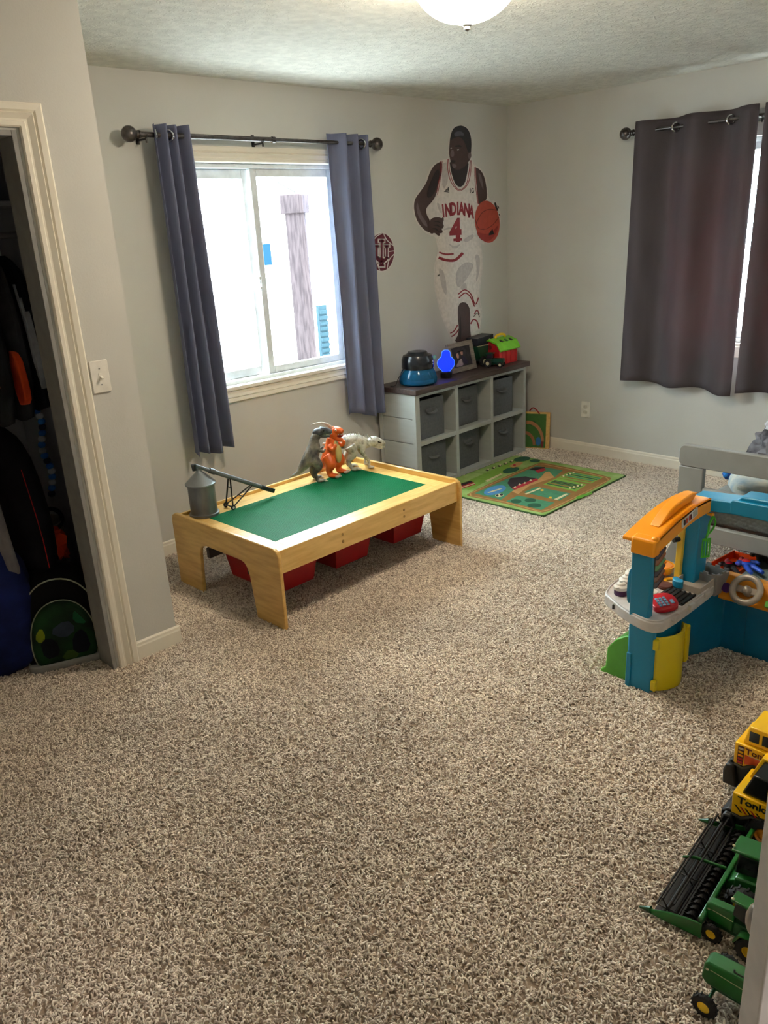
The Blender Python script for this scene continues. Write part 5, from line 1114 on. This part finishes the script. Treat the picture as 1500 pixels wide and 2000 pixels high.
    return t
dump_truck('yellow toy dump truck with orange side decal, farther of the two', (-2.985,-3.122,.004), 0.03, .243, .182, .112, False)
dump_truck('yellow and black toy dump truck with striped decal, nearer the combine', (-3.155,-3.192,.004), 0.03, .222, .145, .078, True)
# combine harvester
JG = mat('farm_green', (26,102,38), .33, coat=.3, rgb2=(22,94,34), scale=6); JGD = mat('farm_green_dark', (20,84,40), .35); REEL = mat('black_reel_plastic', (20,19,20), .4)
cb_ = thing('toy_combine', 'green toy combine harvester with long black header lying on the carpet', 'toy harvester', (-3.350,-3.215,.004), .085)
MB().prism([(.055,.004),(.020,.004),(-.052,.010),(-.060,.055),(-.052,.057),(-.044,.020),(.020,.010),(.055,.010)], -.195, .195, 'x').build('header_pan', REEL, cb_)
MB().box(-.195,.195,-.064,-.052,.046,.062).build('header_top_beam', JG, cb_, bevel=.003)
for x in (-.200,.196,-.004):
    MB().prism([(.074,.004),(.060,.016),(.020,.034),(-.030,.046),(-.064,.050),(-.064,.006),(.02,.003)] if x != -.004 else [(.060,.040),(.030,.056),(-.052,.066),(-.052,.058),(.028,.048),(.058,.034)], x, x+.006, 'x').build('end_shield' if x != -.004 else 'center_arm', JG, cb_, bevel=.002)
for x in (-.197,.199): MB().cyl((x,.060,.014),(x,.090,.005),.009,.002,n=12).build('snout', JGD, cb_)
rl = MB().cyl((-.19,.022,.036),(.19,.022,.036),.005,n=10)
for k in range(6):
    a = k*PI/3; cy, cz = .022+.028*math.cos(a), .036+.026*math.sin(a); rl.cyl((-.19,cy,cz),(.19,cy,cz),.0028,n=6)
for x in (-.19,-.06,.06,.185):
    for k in range(6): a = k*PI/3; rl.tube([(x,.022,.036),(x,.022+.028*math.cos(a),.036+.026*math.sin(a))], .002, 5)
rl.build('reel', REEL, cb_)
tn = MB()
for k in range(6):
    a = k*PI/3; cy, cz = .022+.028*math.cos(a), .036+.026*math.sin(a)
    for i in range(54): x = -.187+i*.007; tn.tube([(x,cy,cz),(x,cy+.004,cz-.010)], [.0010,.0006], 4)
o_t = tn.build('reel_tines', mat('shiny_black_tines',(52,50,52),.25), cb_, flat=True); o_t['kind'] = 'stuff'
ag = MB().cyl((-.19,-.026,.026),(.19,-.026,.026),.010,n=14)
for i in range(120):
    a = i*.45; x = -.19+i*.0032; ag.box(-.0006,.0006,-.016,.016,-.004,.004,M=T(x,-.026,.026,rx=a))
ag.build('header_auger', REEL, cb_)
MB().prism([(-.060,.020),(-.060,.050),(-.115,.092),(-.115,.055)], -.030, .030, 'x').build('feeder_house', JG, cb_, bevel=.003)
MB().prism([(-.085,.060),(-.085,.092),(-.300,.120),(-.310,.055),(-.100,.045)], -.052, .052, 'x').build('body', JG, cb_, bevel=.005)
MB().prism([(-.078,.088),(-.085,.148),(-.130,.150),(-.130,.088)], -.030, .024, 'x').build('cab_glass', TOND, cb_, bevel=.004)
MB().prism([(-.066,.150),(-.068,.157),(-.134,.162),(-.134,.152)], -.035, .030, 'x').build('cab_roof', JG, cb_, bevel=.003)
MB().box(-.022,-.004,-.118,-.100,.092,.112).build('seat', mat('grey_seat',(120,116,112),.6), cb_, bevel=.003)
MB().prism([(-.140,.118),(-.150,.172),(-.250,.170),(-.262,.118)], -.048, .048, 'x').build('grain_tank', JGD, cb_, bevel=.003)
MB().prism([(-.138,.165),(-.150,.205),(-.152,.200),(-.142,.160)], -.045, .045, 'x').build('tank_flap', JG, cb_)
MB().ell((-.026,-.070,.163),(.004,.004,.003),8).build('roof_lamp', CREAM, cb_)
for x in (-.075,.075): wheel('drive_wheel', cb_, (x,-.120,.044), .044, .030, YEL)
for x in (-.055,.055): wheel('rear_wheel', cb_, (x,-.265,.028), .028, .020, YEL)
MB().tube([(.02,-.155,.125),(.050,-.20,.150),(.055,-.30,.160)], .009, 10).build('unloading_auger', JG, cb_)
# tractors
def toy_tractor(label, loc, rz, hw, hl, zh, zb, fr, rr, track, cab, ftrack=None):
    t = thing('toy_tractor', label, 'toy tractor', loc, rz); ft = ftrack or track
    MB().prism([(0,zb+.012),(-.004,zh-.008),(-.014,zh),(-hl,zh+.006),(-hl,zb),(-.012,zb)], -hw, hw, 'x').build('hood', JG, t, bevel=.004)
    for s_ in (-1,1):
        MB().prism([(-.018,zh-.018),(-.020,zh-.0165),(-hl,zh-.0185),(-hl,zh-.0205)], min(s_*hw,s_*(hw+.0008)), max(s_*hw,s_*(hw+.0008)), 'x').build('side_stripe', CREAM, t)
        MB().ell((s_*hw,-.012,zh-.020),(.002,.004,.003),8).build('headlight', CREAM, t)
    MB().box(-hw*.7,hw*.7,-hl-.11,-.02,zb-.012,zb+.012).box(-hw,hw,-hl-.11,-hl,zb,zh-.02).build('chassis', JGD, t, bevel=.003)
    MB().cyl((-ft,-.030,fr),(ft,-.030,fr),.004,n=8).box(-.008,.008,-.038,-.022,fr,zb).build('front_axle', JGD, t)
    for s_ in (-1,1):
        wheel('front_wheel', t, (s_*ft,-.030,fr), fr, fr*.55, YEL); wheel('rear_wheel', t, (s_*track,-hl-.050,rr), rr, rr*.6, YEL)
        MB().prism([(-hl-.010,rr*1.2),(-hl-.022,rr*2.0),(-hl-.050,rr*2.25),(-hl-.080,rr*2.1),(-hl-.080,rr*2.0),(-hl-.050,rr*2.15),(-hl-.026,rr*1.92),(-hl-.014,rr*1.2)], min(s_*(track-rr*.3),s_*(track+rr*.3)), max(s_*(track-rr*.3),s_*(track+rr*.3)), 'x').build('fender', JG, t)
    if cab:
        MB().prism([(-hl+.004,zh),(-hl,zh+.040),(-hl-.055,zh+.040),(-hl-.060,zh-.02)], -hw*1.1, hw*1.1, 'x').build('cab_glass', TOND, t, bevel=.003)
        MB().box(-hw*1.5,hw*1.5,-hl-.062,-hl+.010,zh+.040,zh+.047).build('cab_roof', JG, t, bevel=.003)
        MB().ell((-hw*1.2,-hl+.006,zh+.049),(.004,.004,.003),8).build('roof_lamp', CREAM, t)
    else:
        MB().tube([(0,-hl+.004,zh),(0,-hl-.012,zh+.020)], .003, 8).ring((0,-hl-.016,zh+.024), .017, .003, 'y', 22, 6).build('steering_wheel', BLACK, t)
        MB().box(-.014,.014,-hl-.075,-hl-.045,zh-.012,zh).box(-.014,.014,-hl-.082,-hl-.075,zh-.012,zh+.024).build('seat', YEL, t, bevel=.002)
        MB().cyl((-.010,-hl+.030,zh+.004),(-.010,-hl+.030,zh+.010),.002,n=8).tube([(-.012,-.065,zh+.006),(-.012,-.085,zh+.006)], .0015, 6).build('hood_slot', BLACK, t)
    return t
toy_tractor('green toy tractor with yellow wheels beside the combine header', (-3.497,-3.283,.004), .02, .0125, .070, .092, .040, .024, .034, .030, True)
toy_tractor('green toy tractor with big front wheel in the bottom right corner', (-3.655,-3.355,.004), .03, .020, .095, .098, .036, .027, .045, .052, False, .066)

# ================================================================ CLOSET CONTENTS
CR = mat('closet_rod_metal', (150,148,150), .4, metal=.6)
def crod(label, z):
    t = thing('closet_rod', label, 'closet rod', (0,0,0)); MB().cyl((-5.3,-.45,z),(-3.7325,-.45,z),.014,n=16).build('pole', CR, t)
    MB().cyl((-3.75,-.45,z),(-3.7325,-.45,z),.030,n=20).build('flange', CR, t); return t
crod('upper metal closet rod with jackets hanging on it', 1.715); crod('lower metal closet rod with a blue strap hanging near its end', 1.035)
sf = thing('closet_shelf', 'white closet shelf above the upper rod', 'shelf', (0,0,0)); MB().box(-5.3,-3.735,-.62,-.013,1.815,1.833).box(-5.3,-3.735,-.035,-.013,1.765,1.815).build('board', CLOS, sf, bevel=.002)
rc = thing('folded_red_cloth', 'dark red folded clothes on the closet shelf', 'clothing', (-3.99,-.34,1.834)); MB().prism(rnd(-.14,.10,-.16,.16,.05), 0, .26, 'z').build('fabric', mat('dark_red_fabric',(118,18,34),.95), rc, bevel=.03)
def fabric(n, c, c2=None): return mat(n, c, .95, rgb2=c2 or tuple(x*.75 for x in c), scale=9, bump=.3, spec=.15)
def garment(name, label, x, thick, prof, mt, extras=(), hook=1.715, cat='jacket'):
    t = thing(name, label, cat, (x,-.45,0))
    b = MB(); n = len(prof); cyy = sum(p[0] for p in prof)/n; czz = sum(p[1] for p in prof)/n
    P = S(prof, 1); n = len(P)
    L0 = [(-thick*.25, y, z) for y, z in P]; L1 = [(-thick, cyy+(y-cyy)*.80, czz+(z-czz)*.86) for y, z in P]; R0 = [(thick*.25, y, z) for y, z in P]; R1 = [(thick, cyy+(y-cyy)*.80, czz+(z-czz)*.86) for y, z in P]
    b.add(L1+L0+R0+R1, [list(range(n))[::-1], list(range(3*n,4*n))]+[(r*n+i, r*n+(i+1)%n, (r+1)*n+(i+1)%n, (r+1)*n+i) for r in range(3) for i in range(n)])
    body = b.build('fabric', mt, t, ang=60)
    for nm, pts, m_, dx in extras: MB().prism(S(pts,1), -thick-dx, -thick*.3, 'x').build(nm, m_, body, bevel=.006)
    if hook:
        z0 = max(p[1] for p in prof)
        MB().tube(arcpts([(0,0,z0-.02),(0,0,hook-.035),(0,.020,hook-.012),(0,.017,hook+.010),(0,0,hook+.018),(0,-.018,hook+.008)]), .0028, 6).tube([(0,.17,z0-.10),(0,0,z0-.02),(0,-.17,z0-.10)], .0035, 6).build('hanger', mat('pale_hanger',(176,178,184),.4) if 'pale_hanger' not in bpy.data.materials else bpy.data.materials['pale_hanger'], t)
    return t
J = [(-.05,1.66),(.05,1.66),(.20,1.58),(.245,1.20),(.19,1.16),(.19,1.05),(-.19,1.05),(-.20,1.16),(-.255,1.20),(-.21,1.58)]
NAV = fabric('dark_navy_fabric', (22,26,40)); GRY = fabric('charcoal_fabric', (52,54,60)); ORJ = fabric('bright_orange_fabric', (236,84,40)); WST = fabric('pale_stripe_fabric', (170,176,190))
J1 = [(y, z-.02) for y, z in J]
garment('track_jacket', 'dark navy jacket with three pale sleeve stripes nearest the closet end', -3.835, .030, J1, NAV,
    [('sleeve_stripe', [(-.150-k*.030,1.535-k*.05),(-.158-k*.030,1.535-k*.05),(-.212-k*.018,1.36-k*.06),(-.226-k*.012,1.22-k*.04),(-.214-k*.012,1.22-k*.04),(-.196-k*.018,1.38-k*.06)], WST, .003) for k in range(3)])
garment('jacket', 'charcoal jacket with bright orange cuff on the upper rod', -3.905, .032, [(y*.98, z-.05 if z < 1.5 else z) for y, z in J], GRY,
    [('orange_cuff', [(-.165,1.30),(-.235,1.285),(-.262,1.16),(-.250,1.09),(-.165,1.08)], ORJ, .006)])
garment('jacket', 'dark jacket with orange piping at the photo\'s left edge', -3.985, .034, [(y, z-.06 if z < 1.5 else z) for y, z in J], fabric('dark_grey_fabric',(38,42,46)),
    [('orange_piping', [(-.125,1.56),(-.140,1.56),(-.205,1.36),(-.215,1.16),(-.200,1.16),(-.188,1.36)], ORJ, .004)])
garment('tracksuit', 'long black and navy clothing with red piping hanging low in the closet', -3.985, .055, [(-.06,.98),(.06,.98),(.20,.88),(.26,.50),(.20,.30),(-.18,.28),(-.28,.42),(-.30,.60),(-.22,.86)], fabric('black_fabric',(20,20,26)),
    [('red_piping', [(-.225,.84),(-.230,.84),(-.308,.60),(-.316,.44),(-.311,.44),(-.302,.60)], fabric('red_fabric',(190,34,34)), -.036)], hook=1.035)
gt = thing('grey_garment', 'grey fleece panel of clothing hanging low at the photo\'s left edge', 'clothing', (-4.13,-.62,0))
MB().prism(S([(-.02,.86),(.05,.84),(.06,.55),(-.02,.40),(-.13,.42),(-.07,.60)],1), -.02, .03, 'x').build('fabric', fabric('mid_grey_fleece',(120,116,118)), gt, bevel=.015)
ta_ = thing('clothing_tag', 'black clothing tag with white barcode label on the lower rod', 'tag', (-4.005,-.56,1.11), -.6)
tg = MB().box(-.030,.030,-.001,.001,-.055,.055).build('card', BLACK, ta_); lb_ = MB().box(-.022,.022,-.0018,-.001,-.018,.030).build('barcode_label', PLATE, tg)
for i in range(9): MB().box(-.016+i*.0036,-.016+i*.0036+(.0010 if i % 2 else .0020),-.0024,-.0018,-.008,.020).build('bar', BLACK, lb_)
ly = thing('blue_strap', 'blue and white patterned strap hanging from the lower closet rod', 'strap', (-3.815,-.45,0))
BS = [mat('strap_blue',(20,110,200),.8), mat('strap_white',(190,200,210),.8), mat('strap_navy',(18,30,70),.8)]
for k in range(16):
    x = .0+.010*math.sin(k*.7); MB().ell((x,0,1.015-k*.0245),(.017,.012,.015),10).build('twist', BS[(0,1,0,2,0,1)[k % 6]], ly)
MB().ring((0,0,1.035), .018, .003, 'x', 20, 6).build('loop', BS[0], ly)
hp_ = thing('fabric_hamper', 'beige fabric hamper with navy rim in the closet corner', 'hamper', (-3.885,-.33,0))
BG = fabric('beige_canvas', (150,142,132), (140,132,122)); NR = fabric('navy_rim', (24,26,52))
MB().lathe([(0,0),(.100,0),(.110,.02),(.122,.50),(.118,.50),(.104,.02),(0,.01)], n=32).build('basket', BG, hp_)
MB().tube([(.120*math.cos(2*PI*i/36),.120*math.sin(2*PI*i/36),.505+.022*math.sin(4*PI*i/36+.6)) for i in range(36)], .010, 8, closed=True).build('rim', NR, hp_)
ob = thing('orange_shirt', 'bright orange crumpled shirt behind the black backpack', 'clothing', (-3.90,-.50,.43), .3)
MB().ell((0,0,0),(.075,.085,.085),24,amp=.5,seed=4).build('fabric', ORJ, ob)
MB().ell((0,0,-.21),(.07,.11,.22),20,amp=.2,seed=6).build('lower_folds', GRY, ob)
# navy bag
nb = thing('navy_bag', 'tall navy blue fabric bag standing on the closet carpet', 'bag', (-4.190,-.62,0), -.3)
MB().ell((0,0,.275),(.145,.11,.28),30,amp=.10,seed=2,p=.7).build('fabric', fabric('navy_blue_fabric',(24,34,84),(16,24,62)), nb)
MB().tube(arcpts([(-.11,-.10,.10),(-.135,-.06,.06),(-.10,-.115,.015)]), .006, 8).build('teal_trim', mat('teal_trim',(30,150,180),.6), nb)
# backpack
BKP = fabric('black_backpack_nylon', (18,18,20)); 
bk = thing('backpack', 'black kids backpack with dark green printed front and pale piping', 'backpack', (-3.975,-.690,.0), -.35); bk.scale = (1.1,1.1,1.1)
pr_o = S([(-.155,.02),(-.165,.14),(-.145,.27),(-.085,.365),(0,.395),(.085,.365),(.145,.27),(.165,.14),(.155,.02),(.12,.006),(-.12,.006)],2)
b = MB(); n = len(pr_o)
lay = [(-.075,.78),(-.068,.90),(-.045,.97),(0,1.0),(.05,1.0),(.075,.94)]
vs = [(x*s_, y, .02+(z-.02)*s_+(1-s_)*.02) for y, s_ in lay for x, z in pr_o]
b.add(vs, [list(range(n))[::-1], list(range((len(lay)-1)*n, len(lay)*n))]+[(r*n+i, r*n+(i+1)%n, (r+1)*n+(i+1)%n, (r+1)*n+i) for r in range(len(lay)-1) for i in range(n)])
b.build('bag_body', BKP, bk, ang=60)
pk2 = [(x*.70, .030+(z-.02)*.66) for x, z in pr_o]
pkt = MB().prism(pk2, -.100, -.070, 'y').build('front_pocket', fabric('dark_green_print',(30,62,34),(24,34,26)), bk, bevel=.012)
for P_, c_ in (([(-.08,.05),(-.02,.06),(-.03,.13),(-.085,.14)],(24,28,34)),([(.02,.05),(.09,.05),(.075,.15),(.03,.13)],(22,26,36)),([(-.05,.16),(.02,.20),(.05,.15),(.0,.12)],(56,66,80)),([(-.10,.15),(-.07,.19),(-.06,.14),(-.085,.12)],(120,134,30)),([(.04,.18),(.09,.16),(.07,.20),(.05,.23)],(34,96,60)),([(-.03,.035),(.05,.035),(.01,.08)],(60,84,36))):
    MB().prism(S(P_,1), -.1015, -.100, 'y').build('printed_shape', fabric('print_%d_%d'%(c_[0],c_[1]), c_), pkt)
PIP = mat('pale_piping', (150,156,130), .6)
MB().tube([(x*1.02, -.086, z) for x, z in pk2], .0028, 6, closed=True).build('inner_piping', PIP, pkt)
MB().tube([(x*.90, -.070, .02+(z-.02)*.90+.002) for x, z in pr_o], .0030, 6, closed=True).build('outer_piping', PIP, bk)
MB().prism(rnd(-.142,.142,-.106,.070,.04), .0, .030, 'z').build('white_base_trim', mat('grey_white_trim',(150,148,144),.7), bk, bevel=.006)
MB().tube(arcpts([(-.03,.05,.385),(-.02,.05,.425),(.02,.05,.425),(.03,.05,.385)]), .006, 8).build('carry_loop', BKP, bk)
